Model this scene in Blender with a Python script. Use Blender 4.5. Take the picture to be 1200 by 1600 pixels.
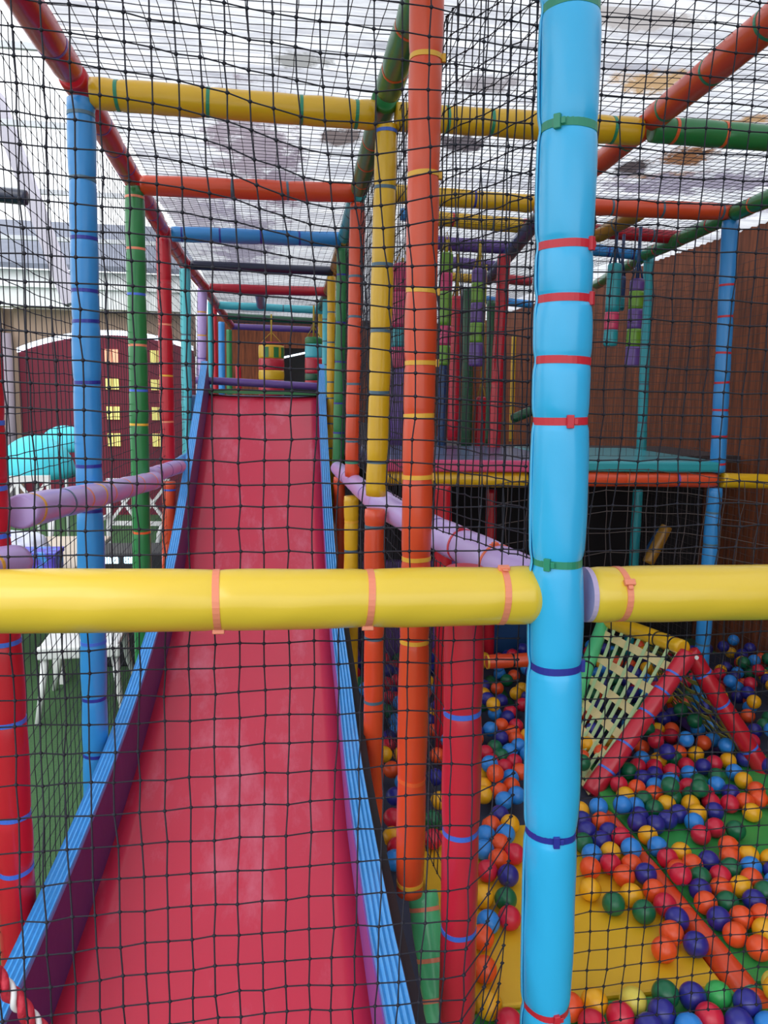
import bpy, bmesh, math, random
import numpy as np
from mathutils import Vector, Matrix
for o in list(bpy.data.objects): bpy.data.objects.remove(o, do_unlink=True)
S = bpy.context.scene
COL = S.collection
rnd = random.Random(7)

# ------------------------------------------------------------------ camera
yaw, pitch, roll = math.radians(8.414), math.radians(8.512), math.radians(1.1)
EYE = Vector((0, 0, 1.54))
FW = Vector((math.sin(yaw)*math.cos(pitch), math.cos(yaw)*math.cos(pitch), -math.sin(pitch)))
r0 = Vector((math.cos(yaw), -math.sin(yaw), 0)); u0 = r0.cross(FW)
RT = r0*math.cos(roll) + u0*math.sin(roll)
UP = -r0*math.sin(roll) + u0*math.cos(roll)
cam = bpy.data.cameras.new('camera'); cam.sensor_fit = 'HORIZONTAL'; cam.sensor_width = 36; cam.lens = 36
cam.clip_start = .02; cam.clip_end = 200
co = bpy.data.objects.new('camera', cam); COL.objects.link(co)
M = Matrix((RT, UP, -FW)).transposed().to_4x4(); M.translation = EYE
co.matrix_world = M; S.camera = co

def P(u, v, X=None, Y=None, Z=None):
    d = FW + RT*((u-600)/1200) - UP*((v-800)/1200)
    if X is not None: t = (X-EYE.x)/d.x
    elif Y is not None: t = (Y-EYE.y)/d.y
    else: t = (Z-EYE.z)/d.z
    return EYE + d*t

# ------------------------------------------------------------------ light
W = bpy.data.worlds.new('sky'); S.world = W; W.use_nodes = True
nt = W.node_tree; nt.nodes.clear()
out = nt.nodes.new('ShaderNodeOutputWorld'); bg = nt.nodes.new('ShaderNodeBackground')
tc = nt.nodes.new('ShaderNodeTexCoord'); sx = nt.nodes.new('ShaderNodeSeparateXYZ'); cr = nt.nodes.new('ShaderNodeValToRGB')
cr.color_ramp.elements[0].position = .45; cr.color_ramp.elements[0].color = (.55,.6,.62,1)
cr.color_ramp.elements[1].position = .60; cr.color_ramp.elements[1].color = (.93,.97,1,1)
mp = nt.nodes.new('ShaderNodeMath'); mp.operation = 'MULTIPLY_ADD'; mp.inputs[1].default_value = .5; mp.inputs[2].default_value = .5
nt.links.new(tc.outputs['Generated'], sx.inputs[0]); nt.links.new(sx.outputs[2], mp.inputs[0]); nt.links.new(mp.outputs[0], cr.inputs[0])
nt.links.new(cr.outputs[0], bg.inputs[0]); bg.inputs[1].default_value = 1.75
nt.links.new(bg.outputs[0], out.inputs[0])
sun = bpy.data.lights.new('sun', 'SUN'); sun.energy = .6; sun.angle = math.radians(35); sun.color = (1,.98,.95)
so = bpy.data.objects.new('sun', sun); COL.objects.link(so)
so.rotation_euler = (math.radians(48), 0, math.radians(-22))   # high soft daylight from behind the camera
S.view_settings.view_transform = 'Standard'; S.view_settings.look = 'None'
S.view_settings.gamma = 1; S.view_settings.use_curve_mapping = False
S.view_settings.exposure = 0.16

# ------------------------------------------------------------------ materials
def lin(c): return tuple(((x/255)/12.92 if x/255 <= .04045 else ((x/255+.055)/1.055)**2.4) for x in c) + (1,)
def mat(name, rgb, rough=.45, coat=0., bump=0., bscale=40, var=0., vscale=6, metal=0., spec=.5, dirt_or_sheen=None, dscale=5, dthr=.62, dmap=None, dsoft=.08):
    m = bpy.data.materials.new(name); m.use_nodes = True; n = m.node_tree; b = n.nodes['Principled BSDF']
    b.inputs['Roughness'].default_value = rough; b.inputs['Metallic'].default_value = metal
    b.inputs['Coat Weight'].default_value = coat; b.inputs['Coat Roughness'].default_value = .15
    b.inputs['Specular IOR Level'].default_value = spec
    c = lin(rgb); b.inputs['Base Color'].default_value = c
    t = n.nodes.new('ShaderNodeTexCoord')
    if var or dirt_or_sheen:
        nz = n.nodes.new('ShaderNodeTexNoise'); nz.inputs['Scale'].default_value = vscale; nz.inputs['Detail'].default_value = 4
        n.links.new(t.outputs['Object'], nz.inputs['Vector'])
        mx = n.nodes.new('ShaderNodeMix'); mx.data_type = 'RGBA'
        mx.inputs[6].default_value = tuple(x*(1-var) for x in c[:3])+(1,); mx.inputs[7].default_value = tuple(min(1, x*(1+var)) for x in c[:3])+(1,)
        n.links.new(nz.outputs[0], mx.inputs[0]); last = mx.outputs[2]
        if dirt_or_sheen:
            n2 = n.nodes.new('ShaderNodeTexNoise'); n2.inputs['Scale'].default_value = dscale; n2.inputs['Detail'].default_value = 8; n2.inputs['Roughness'].default_value = .7
            if dmap:
                mq = n.nodes.new('ShaderNodeMapping'); mq.inputs['Scale'].default_value = dmap; n.links.new(t.outputs['Object'], mq.inputs[0]); n.links.new(mq.outputs[0], n2.inputs['Vector'])
            else: n.links.new(t.outputs['Object'], n2.inputs['Vector'])
            r = n.nodes.new('ShaderNodeValToRGB'); r.color_ramp.elements[0].position = dthr; r.color_ramp.elements[1].position = dthr+dsoft
            n.links.new(n2.outputs[0], r.inputs[0])
            m2 = n.nodes.new('ShaderNodeMix'); m2.data_type = 'RGBA'; m2.inputs[7].default_value = lin(dirt_or_sheen)
            n.links.new(r.outputs[0], m2.inputs[0]); n.links.new(last, m2.inputs[6]); last = m2.outputs[2]
        n.links.new(last, b.inputs['Base Color'])
    if bump:
        nb = n.nodes.new('ShaderNodeTexNoise'); nb.inputs['Scale'].default_value = bscale; nb.inputs['Detail'].default_value = 3
        n.links.new(t.outputs['Object'], nb.inputs['Vector'])
        bp = n.nodes.new('ShaderNodeBump'); bp.inputs['Strength'].default_value = bump; bp.inputs['Distance'].default_value = .01
        n.links.new(nb.outputs[0], bp.inputs['Height']); n.links.new(bp.outputs[0], b.inputs['Normal'])
    return m
def vinyl(name, rgb): return mat('vinyl_'+name, rgb, .34, .25, .10, 18, .06, 7)
V = {
 'sky':  mat('vinyl_sky', (52,182,240), .30, .35, .12, 14, .04, 6, dirt_or_sheen=(20,60,95), dscale=26, dthr=.765),
 'yellow': mat('vinyl_yellow', (232,196,58), .30, .35, .12, 14, .05, 6, dirt_or_sheen=(120,95,40), dscale=22, dthr=.74),
 'gold': vinyl('gold', (228,178,28)), 'orange': vinyl('orange', (226,78,40)), 'red': vinyl('red', (192,24,44)),
 'rose': vinyl('rose', (200,36,58)), 'green': vinyl('green', (38,124,66)), 'mint': vinyl('mint', (88,198,136)),
 'teal': vinyl('teal', (44,160,172)), 'aqua': vinyl('aqua', (84,196,208)), 'blue': vinyl('blue', (48,140,212)),
 'lilac': vinyl('lilac', (194,166,226)), 'purple': vinyl('purple', (104,72,148)), 'navy': vinyl('navy', (28,34,62)),
 'mustard': vinyl('mustard', (170,120,40)), 'dgreen': vinyl('dark_green', (26,86,54)), 'lime': vinyl('lime', (112,160,48)),
 'magenta': vinyl('magenta', (206,56,110)), 'pink': vinyl('pink', (224,70,110)), 'dblue': vinyl('dark_blue', (30,70,120)),
}
T = {k: mat('tie_'+k, c, .35) for k, c in dict(red=(205,40,58), green=(42,140,110), navy=(44,48,150), blue=(70,110,215), salmon=(238,140,108),
      yellow=(240,180,60), orange=(235,100,50), slate=(80,110,130), purple=(110,80,170), black=(35,35,45)).items()}
TN = dict(salmon='pale orange', slate='grey blue', navy='dark blue')

# ------------------------------------------------------------------ object helpers
def link(name, me, m=None, parent=None, loc=None, smooth=True):
    o = bpy.data.objects.new(name, me); COL.objects.link(o)
    if m is not None: me.materials.append(m)
    if smooth: me.shade_smooth()
    if parent is not None: o.parent = parent
    if loc is not None: o.location = loc
    return o
LABELS = set()
def tag(o, label, cat, group=None, kind=None):
    if label: o['label'] = label
    if cat: o['category'] = cat
    if group: o['group'] = group
    if kind: o['kind'] = kind
    if label in LABELS and not group: print('DUPLICATE LABEL', label)
    LABELS.add(label)
    return o
def struct(o): o['kind'] = 'structure'; return o
def empty(name, loc, label, cat, group=None):
    o = bpy.data.objects.new(name, None); COL.objects.link(o); o.location = loc; o.empty_display_size = .1
    return tag(o, label, cat, group)
def mesh(vs, fs):
    me = bpy.data.meshes.new('m'); me.from_pydata([tuple(v) for v in vs], [], fs); me.update(); return me
class MB:
    def __init__(s): s.v = []; s.f = []
    def add(s, vs, fs):
        k = len(s.v); s.v += [tuple(v) for v in vs]; s.f += [tuple(i+k for i in f) for f in fs]
    def box(s, a, b, R=None, c=None):
        x0,y0,z0 = a; x1,y1,z1 = b
        vs = [Vector(p) for p in ((x0,y0,z0),(x1,y0,z0),(x1,y1,z0),(x0,y1,z0),(x0,y0,z1),(x1,y0,z1),(x1,y1,z1),(x0,y1,z1))]
        if R is not None: vs = [R @ (p) + (Vector(c) if c is not None else Vector()) for p in vs]
        s.add(vs, [(0,3,2,1),(4,5,6,7),(0,1,5,4),(1,2,6,5),(2,3,7,6),(3,0,4,7)])
    def tube(s, pts, r, n=10, cap=True):
        pts = [Vector(p) for p in pts]; rs = r if isinstance(r, (list,tuple)) else [r]*len(pts)
        d0 = (pts[1]-pts[0]).normalized(); a = d0.orthogonal().normalized(); vs = []
        for i, p in enumerate(pts):
            d = (pts[min(i+1,len(pts)-1)]-pts[max(i-1,0)]).normalized()
            a = (a - d*a.dot(d)).normalized(); b = d.cross(a)
            for k in range(n):
                t = 2*math.pi*k/n; vs.append(p + (a*math.cos(t)+b*math.sin(t))*rs[i])
        fs = []
        for i in range(len(pts)-1):
            for k in range(n):
                fs.append((i*n+k, i*n+(k+1)%n, (i+1)*n+(k+1)%n, (i+1)*n+k))
        if cap: fs.append(tuple(range(n-1,-1,-1))); fs.append(tuple((len(pts)-1)*n+k for k in range(n)))
        s.add(vs, fs)
    def bar(s, p, q, w, h, up=Vector((0,0,1))):
        p = Vector(p); q = Vector(q); d = (q-p).normalized(); a = d.cross(up).normalized(); b = a.cross(d)
        vs = []
        for o_ in (p, q):
            for sa, sb in ((-1,-1),(1,-1),(1,1),(-1,1)): vs.append(o_ + a*sa*w/2 + b*sb*h/2)
        s.add(vs, [(0,1,2,3),(7,6,5,4),(0,4,5,1),(1,5,6,2),(2,6,7,3),(3,7,4,0)])
    def build(s, name, m, parent=None, loc=None, smooth=False):
        vs = s.v
        if loc is not None: vs = [tuple(Vector(v)-Vector(loc)) for v in vs]
        return link(name, mesh(vs, s.f), m, parent, loc, smooth)
def bevel(o, w, seg=2):
    bm = bmesh.new(); bm.from_mesh(o.data); bmesh.ops.bevel(bm, geom=bm.edges[:], offset=w, segments=seg, profile=.5, affect='EDGES'); bm.to_mesh(o.data); bm.free(); return o

# padded tube with pinches where the cable ties bite; ties: list of (t along 0..1, colour[, head angle in degrees])
def pad(name, p, q, r, m, label, cat, ties=(), group=None, amp=1., n=28, tie_w=.0045, sag=0., heads=False, ends=(1,1), bend=.03, parent=None):
    p = Vector(p); q = Vector(q); L = (q-p).length; d = (q-p)/L
    ref = Vector((0,1,0)) if abs(d.z) > .7 else Vector((0,0,1))
    a = (ref - d*ref.dot(d)).normalized(); b = d.cross(a)         # a points away from the viewer for posts, upward for beams
    ts = [t[0] for t in ties]; seed = rnd.random()*100
    N = max(14, int(L/.022)); ss = sorted(set([i/N for i in range(N+1)] + [min(1,max(0,t+e/L)) for t in ts for e in (-.012,-.005,0,.005,.012)]))
    def rad(s, th):
        k = 0
        for j, t in enumerate(ts):
            dd = (s-t)*L; k += math.exp(-(dd/.011)**2)*(1+.35*math.sin(3*th+seed+j*2)) + .55*math.exp(-(dd/.05)**2)
        e = min(s, 1-s)*L
        x = r*(1 - amp*.055*k + amp*.018*math.sin(s*L*9+seed) + amp*.010*math.sin(2*th+s*L*23+seed*2) + amp*.008*math.sin(5*th+s*L*41))
        return x
    vs = []; rings = []
    def ring(s, rr, off=0):
        c = p + d*(s*L+off) + Vector((0,0,-sag*4*s*(1-s))) + a*(bend*r*math.sin(s*L*5+seed*3))
        rings.append(len(vs))
        for k in range(n):
            th = 2*math.pi*k/n; x = rad(s, th)*rr; vs.append(c + (a*math.cos(th)+b*math.sin(th))*x)
    cr = .006
    ring(0, .80); ring(0, .95, .0015)
    for s in ss:
        if s*L > cr and (1-s)*L > cr: ring(s, 1)
    ring(1, .95, -.0015); ring(1, .80)
    fs = []
    for i in range(len(rings)-1):
        for k in range(n): fs.append((rings[i]+k, rings[i]+(k+1)%n, rings[i+1]+(k+1)%n, rings[i+1]+k))
    fs.append(tuple(rings[0]+k for k in range(n-1,-1,-1))); fs.append(tuple(rings[-1]+k for k in range(n)))
    base = p.copy()
    o = link(name, mesh([v-base for v in vs], fs), m, parent, base)
    if parent is None: tag(o, label, cat, group)
    for tt in ties:
        t, colr = tt[0], tt[1]; ha = math.radians(tt[2]) if len(tt) > 2 else None
        tb = []; w = tie_w; c = p + d*(t*L) + Vector((0,0,-sag*4*t*(1-t))) + a*(bend*r*math.sin(t*L*5+seed*3))
        tilt = rnd.uniform(-.06,.06); K = 32; fs2 = []
        for k in range(K):
            th = 2*math.pi*k/K; rr = rad(t, th); e = (a*math.cos(th)+b*math.sin(th)); cc = c + d*(math.sin(th+seed)*tilt*r)
            tb += [cc+e*(rr-.001)-d*w, cc+e*(rr+.0016)-d*w, cc+e*(rr+.0016)+d*w, cc+e*(rr-.001)+d*w]
        for k in range(K):
            k2 = (k+1)%K
            for j in range(4): fs2.append((k*4+j, k*4+(j+1)%4, k2*4+(j+1)%4, k2*4+j))
        mb = MB(); mb.add([x-base for x in tb], fs2)
        tie = mb.build('cable_tie', T[colr], o); tie['label'] = TN.get(colr, colr)+' plastic cable tie'
        if ha is not None:
            rr = rad(t, ha); e = (a*math.cos(ha)+b*math.sin(ha)); g = d.cross(e)
            hb = MB(); hc = c + e*(rr+.003) + d*(math.sin(ha+seed)*tilt*r) - base
            R = Matrix((g, e, d)).transposed()
            hb.box((-.0055,-.003,-w*1.7),(.0055,.0045,w*1.7), R, hc)
            hb.box((.0055,.0005,-w*.8),(.013,.0025,w*.8), R, hc)
            hd = hb.build('tie_head', T[colr], tie); bevel(hd, .0008, 1)
    return o

# knotted net over a grid of points: pts[i][j] -> numpy array (nu, nv, 3)
def net(name, G, th, m, label, knots=True, kn=2.0):
    G = np.asarray(G, float); nu, nv, _ = G.shape; vs = []; fs = []
    def strands(A):
        n, k, _ = A.shape
        d = np.gradient(A, axis=1); d /= np.linalg.norm(d, axis=2, keepdims=True)+1e-9
        ref = np.cross(A[-1,0]-A[0,0], A[0,-1]-A[0,0]); ref = ref/np.linalg.norm(ref)
        s = np.cross(d, ref); s /= np.linalg.norm(s, axis=2, keepdims=True)+1e-9; t = np.cross(d, s)
        q = np.stack([A+s*th/2, A+t*th/2, A-s*th/2, A-t*th/2], axis=2)    # n,k,4,3
        return q
    off = 0; V_ = []; F_ = []
    for A in (G, G.transpose(1,0,2)):
        q = strands(A); n, k = q.shape[:2]; V_.append(q.reshape(-1,3))
        base = off + (np.arange(n)[:,None]*k + np.arange(k-1)[None])*4
        for j in range(4):
            j2 = (j+1)%4
            F_.append(np.stack([base+j, base+j2, base+4+j2, base+4+j], axis=-1).reshape(-1,4))
        off += n*k*4
    me = bpy.data.meshes.new(name)
    if knots:
        pts = G.reshape(-1,3); r = th*kn/2
        o8 = np.array([(1,0,0),(0,1,0),(0,0,1),(-1,0,0),(0,-1,0),(0,0,-1)])*r*1.15
        V_.append((pts[:,None]+o8[None]).reshape(-1,3))
        kb = off + np.arange(len(pts))*6
        tri = [(0,1,2),(1,3,2),(3,4,2),(4,0,2),(1,0,5),(3,1,5),(4,3,5),(0,4,5)]
        T_ = np.concatenate([np.stack([kb+a_, kb+b_, kb+c_], -1) for a_,b_,c_ in tri])
    V_ = np.concatenate(V_); F_ = np.concatenate(F_)
    nq = len(F_); ntri = len(T_) if knots else 0
    me.vertices.add(len(V_)); me.vertices.foreach_set('co', V_.ravel())
    me.loops.add(nq*4+ntri*3)
    li = F_.ravel() if not knots else np.concatenate([F_.ravel(), T_.ravel()])
    me.loops.foreach_set('vertex_index', li.astype(np.int32))
    me.polygons.add(nq+ntri)
    st = np.concatenate([np.arange(nq)*4, nq*4+np.arange(ntri)*3]); me.polygons.foreach_set('loop_start', st.astype(np.int32))
    me.update(calc_edges=True); me.validate()
    return tag(link(name, me, m, None, None, False), label, 'net')
def grid(fn, us, vs): return np.array([[fn(u, v) for v in vs] for u in us])
def wob(a, b, s, k=1.):
    return (math.sin(a*3.1*k+s)+math.sin(b*2.7*k+s*1.7)+.7*math.sin((a+b)*5.3*k+s*2.3)+.5*math.sin((a-b)*9.1*k+s*.6))*.31
# ------------------------------------------------------------------ setting
turf = mat('turf', (70,110,66), .95, 0, .9, 260, .35, 90)
g = MB(); g.box((-14,-4,-.05),(9,26,0)); struct(g.build('floor', turf))
pitm = mat('pit_base', (58,64,86), .8)
g = MB(); g.box((.36,1.28,.001),(2.72,4.1,.06)); struct(g.build('floor_ball_pit', pitm))
woodw = bpy.data.materials.new('brown_wall'); woodw.use_nodes = True
n = woodw.node_tree; b = n.nodes['Principled BSDF']; b.inputs['Roughness'].default_value = .75
t = n.nodes.new('ShaderNodeTexCoord'); mpn = n.nodes.new('ShaderNodeMapping'); mpn.inputs['Scale'].default_value = (14,14,1.2)
nz = n.nodes.new('ShaderNodeTexNoise'); nz.inputs['Scale'].default_value = 3; nz.inputs['Detail'].default_value = 6
rp = n.nodes.new('ShaderNodeValToRGB'); rp.color_ramp.elements[0].color = lin((88,44,28)); rp.color_ramp.elements[1].color = lin((156,82,46))
rp.color_ramp.elements[0].position = .3; rp.color_ramp.elements[1].position = .7
n.links.new(t.outputs['Object'], mpn.inputs[0]); n.links.new(mpn.outputs[0], nz.inputs['Vector']); n.links.new(nz.outputs[0], rp.inputs[0]); n.links.new(rp.outputs[0], b.inputs['Base Color'])
g = MB(); g.box((2.75,-1.5,0),(2.85,10.5,2.56)); struct(g.build('wall_right', woodw))  # run past the camera is unseen, added to block light from the right
g = MB(); g.box((-.95,10.5,0),(.10,10.6,2.56)); g.box((.72,10.5,0),(2.85,10.6,2.56)); g.box((.10,10.5,2.16),(.72,10.6,2.56)); g.box((.10,10.5,0),(.72,10.6,1.3)); struct(g.build('wall_back', woodw))
dk = mat('dark_glass', (10,10,14), .2)
w = MB(); w.box((.10,10.52,1.3),(.72,10.56,2.16)); w = struct(w.build('window_1', dk))
lampw = bpy.data.materials.new('glow_strip'); lampw.use_nodes = True; lb_ = lampw.node_tree.nodes['Principled BSDF']
lb_.inputs['Emission Color'].default_value = (.75,.85,1,1); lb_.inputs['Emission Strength'].default_value = 2.5
st = MB(); st.bar((.14,10.49,2.03),(.56,10.49,2.13),.02,.022); st.build('light_strip', lampw, w)

# roof: whitewashed translucent sheets
rm = bpy.data.materials.new('roof_sheet'); rm.use_nodes = True; n = rm.node_tree; n.nodes.clear()
o_ = n.nodes.new('ShaderNodeOutputMaterial'); mixs = n.nodes.new('ShaderNodeMixShader'); df = n.nodes.new('ShaderNodeBsdfDiffuse'); tr = n.nodes.new('ShaderNodeBsdfTranslucent')
t = n.nodes.new('ShaderNodeTexCoord')
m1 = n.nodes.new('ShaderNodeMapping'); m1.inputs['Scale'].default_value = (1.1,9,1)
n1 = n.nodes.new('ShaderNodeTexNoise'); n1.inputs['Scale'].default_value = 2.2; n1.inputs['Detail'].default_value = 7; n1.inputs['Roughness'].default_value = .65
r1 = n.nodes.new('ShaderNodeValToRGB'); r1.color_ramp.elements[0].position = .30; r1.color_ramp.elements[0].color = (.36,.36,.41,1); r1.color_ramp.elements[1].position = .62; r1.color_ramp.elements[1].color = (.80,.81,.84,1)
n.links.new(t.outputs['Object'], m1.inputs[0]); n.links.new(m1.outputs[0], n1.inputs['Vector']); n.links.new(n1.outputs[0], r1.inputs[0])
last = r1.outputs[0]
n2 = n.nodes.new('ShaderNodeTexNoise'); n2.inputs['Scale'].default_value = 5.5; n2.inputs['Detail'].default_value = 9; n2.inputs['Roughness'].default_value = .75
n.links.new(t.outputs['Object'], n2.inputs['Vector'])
def shade_or_stain(u, v, rx, ry, col, ang=0., soft=.55):  # large grey-purple patches paint shadows seen through the sheet; the rest are stains
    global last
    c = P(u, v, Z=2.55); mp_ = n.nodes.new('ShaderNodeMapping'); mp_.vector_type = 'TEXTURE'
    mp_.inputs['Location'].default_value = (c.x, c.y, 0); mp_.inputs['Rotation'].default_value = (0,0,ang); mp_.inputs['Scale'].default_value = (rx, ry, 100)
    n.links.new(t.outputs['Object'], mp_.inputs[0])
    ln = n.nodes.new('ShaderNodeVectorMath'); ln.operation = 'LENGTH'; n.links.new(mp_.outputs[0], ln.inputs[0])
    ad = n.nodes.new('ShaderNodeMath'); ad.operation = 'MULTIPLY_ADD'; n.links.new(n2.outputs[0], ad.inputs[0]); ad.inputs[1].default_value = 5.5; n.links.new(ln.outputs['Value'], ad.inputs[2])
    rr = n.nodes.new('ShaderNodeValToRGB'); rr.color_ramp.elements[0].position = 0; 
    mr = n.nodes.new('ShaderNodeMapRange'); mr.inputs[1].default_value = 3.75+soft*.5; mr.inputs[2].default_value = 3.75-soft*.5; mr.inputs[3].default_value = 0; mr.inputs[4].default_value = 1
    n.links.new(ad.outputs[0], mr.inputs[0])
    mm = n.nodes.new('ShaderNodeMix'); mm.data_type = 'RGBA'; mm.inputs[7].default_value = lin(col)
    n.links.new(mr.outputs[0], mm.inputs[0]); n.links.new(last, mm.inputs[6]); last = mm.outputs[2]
shade_or_stain(400,235,.16,.5,(150,140,150)); shade_or_stain(440,290,.10,.6,(140,130,142)); shade_or_stain(530,212,.07,.10,(110,100,100)); shade_or_stain(300,330,.16,.5,(170,165,175)); shade_or_stain(380,380,.2,1.0,(150,145,160))
shade_or_stain(985,262,.07,.09,(70,62,64)); shade_or_stain(1070,245,.10,.10,(118,82,58)); shade_or_stain(1030,275,.20,.05,(138,104,82),-.5); shade_or_stain(1018,128,.12,.08,(176,146,112)); shade_or_stain(1090,285,.45,.16,(140,134,150),-.3)
shade_or_stain(1150,190,.10,.03,(160,128,96),-.4); shade_or_stain(720,225,.08,.10,(90,84,90)); shade_or_stain(470,95,.08,.05,(150,150,150)); shade_or_stain(760,130,.10,.07,(150,145,150)); shade_or_stain(990,30,.14,.05,(170,165,165)); shade_or_stain(1100,330,.35,.14,(150,144,158),-.4)
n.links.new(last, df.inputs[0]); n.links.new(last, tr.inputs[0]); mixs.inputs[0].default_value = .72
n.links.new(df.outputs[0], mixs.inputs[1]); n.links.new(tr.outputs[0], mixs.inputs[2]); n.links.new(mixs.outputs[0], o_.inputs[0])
g = MB(); ys_ = np.arange(-1.2, 10.62, .019); vs = []; fs = []  # unseen stretch over the camera, added to cut sky light on the pit
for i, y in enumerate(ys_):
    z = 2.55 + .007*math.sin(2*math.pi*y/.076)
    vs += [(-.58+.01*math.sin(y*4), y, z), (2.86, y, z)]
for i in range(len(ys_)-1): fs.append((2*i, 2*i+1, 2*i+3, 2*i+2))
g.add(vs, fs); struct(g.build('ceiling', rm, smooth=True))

# ------------------------------------------------------------------ outside on the left
beige = mat('beige_render', (168,142,126), .9, var=.1, vscale=3)
burg = mat('burgundy_panel', (116,26,50), .7, var=.12, vscale=2)
# beige gable wall with arched recess
A0 = P(28,560,Y=10); 
def arch(x): # top of the burgundy arch
    t_ = (x+3.03)/(2.08); return 2.0 + .27*math.sin(math.pi*min(1,max(0,t_*.88+.02)))**.8
xs = [-3.03+i*.065 for i in range(33)]
g = MB()
for i in range(32):
    a_, b_ = xs[i], xs[i+1]; za, zb = arch(a_), arch(b_)
    g.add([(a_,10.0,0),(b_,10.0,0),(b_,10.0,zb-.045),(a_,10.0,za-.045),(a_,10.12,0),(b_,10.12,0),(b_,10.12,zb-.045),(a_,10.12,za-.045)],
          [(0,1,2,3),(5,4,7,6),(3,2,6,7),(0,4,5,1)])
bw = g.build('building_facade', burg); tag(bw, 'burgundy arched house front with small lit windows, behind the left netting', 'building')
gl = mat('window_bar', (60,30,40), .6)
lit = bpy.data.materials.new('lit_window'); lit.use_nodes = True; q = lit.node_tree.nodes['Principled BSDF']; q.inputs['Base Color'].default_value = lin((230,215,120)); q.inputs['Emission Color'].default_value = lin((236,222,140)); q.inputs['Emission Strength'].default_value = .5
lit2 = bpy.data.materials.new('lit_window_pink'); lit2.use_nodes = True; q = lit2.node_tree.nodes['Principled BSDF']; q.inputs['Base Color'].default_value = lin((235,170,140)); q.inputs['Emission Color'].default_value = lin((240,165,130)); q.inputs['Emission Strength'].default_value = .7
for cx_ in (-1.94, -1.40):
    for r_, z_ in enumerate((1.975, 1.62, 1.28, .95)):
        for dx in (-.042, .042):
            w_ = MB(); w_.box((cx_+dx-.036, 9.975, z_-.08+(.03 if r_==1 else 0)), (cx_+dx+.036, 9.999, z_+.08)); w_.build('window', lit2 if (r_ == 0 and cx_ < -1.6) else lit, bw)
g = MB()
for i in range(32):
    a_, b_ = xs[i], xs[i+1]; za, zb = arch(a_), arch(b_)
    g.add([(a_,9.97,za-.04),(b_,9.97,zb-.04),(b_,9.97,zb+.012),(a_,9.97,za+.012),(a_,10.1,za-.04),(b_,10.1,zb-.04),(b_,10.1,zb+.012),(a_,10.1,za+.012)],
          [(0,1,2,3),(5,4,7,6),(3,2,6,7),(0,4,5,1)])
al = g.build('arch_light', lampw, bw); al['label'] = 'bright white strip of light along the arch'
g = MB()
for i in range(32):
    a_, b_ = xs[i], xs[i+1]; za, zb = arch(a_), arch(b_)
    g.add([(a_,9.9,za+.013),(b_,9.9,zb+.013),(b_,9.9,2.5),(a_,9.9,2.5),(a_,10.15,za+.013),(b_,10.15,zb+.013),(b_,10.15,2.5),(a_,10.15,2.5)],
          [(0,1,2,3),(5,4,7,6),(3,2,6,7),(0,4,5,1)])
g.box((-6,9.9,0),(-3.15,10.15,2.5)); g.box((-3.15,9.98,0),(-3.03,10.15,2.5)); g.box((-.95,9.9,2.0),(-.94,10.15,2.5))
hb = g.build('beige_wall', beige); tag(hb, 'beige house wall above the burgundy arch', 'wall')
wh = mat('white_paint', (238,238,240), .7)
g = MB(); g.box((-6,9.7,2.5),(-.97,9.89,2.92)); g.box((-6,9.66,2.72),(-.97,9.7,2.76)); tag(g.build('fascia_board', wh), 'wide white fascia under the grey roof, far left', 'fascia')
gr = mat('grey_tiles', (120,124,140), .8, var=.25, vscale=8, bump=.4, bscale=30)
g = MB(); g.add([(-6,9.6,2.92),(-.97,9.6,2.92),(-.97,12.2,3.9),(-6,12.2,3.9),(-6,9.6,2.98),(-.97,9.6,2.98),(-.97,12.2,3.96),(-6,12.2,3.96)],[(3,2,1,0),(4,5,6,7),(0,1,5,4),(1,2,6,5),(2,3,7,6),(3,0,4,7)])
tag(g.build('house_roof', gr), 'sloping grey tiled roof of the house at far left', 'roof')
pil = mat('grey_post', (150,138,150), .8)
g = MB(); g.tube([(-3.09,9.8,0),(-3.09,9.8,2.2)], .055, 12); tag(g.build('pillar', pil, smooth=True), 'slim grey pillar at the left end of the burgundy front', 'pillar')
g = MB(); a_ = P(-8,150,Y=6); b_ = P(112,475,Y=6); g.bar(a_, b_, .10, .12, Vector((0,1,0))); tag(g.build('roof_strut', mat('pale_strut',(196,190,204),.7)), 'pale grey slanting strut outside, upper left corner', 'beam')
for k, (v_, yy) in enumerate(((66,5.0),(188,5.6),(294,6.4),(368,7.2))):
    a_ = P(-40, v_, Y=yy); g = MB(); g.bar(a_, a_+Vector((2.1+.0*k,0,-.0)), .03, .035)
    tag(g.build('awning_rail', mat('pale_rail%d'%k,(214,216,222),.7)), ['uppermost','second','third','lowest'][k]+' thin pale rail against the bright sky, upper left', 'rail')
pad('rolled_blind', P(-40,300,Y=2.4), P(43,309,Y=2.4), .021, V['navy'], 'dark blue padded tube end at the upper left edge of the picture', 'tube', amp=.5)

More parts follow.
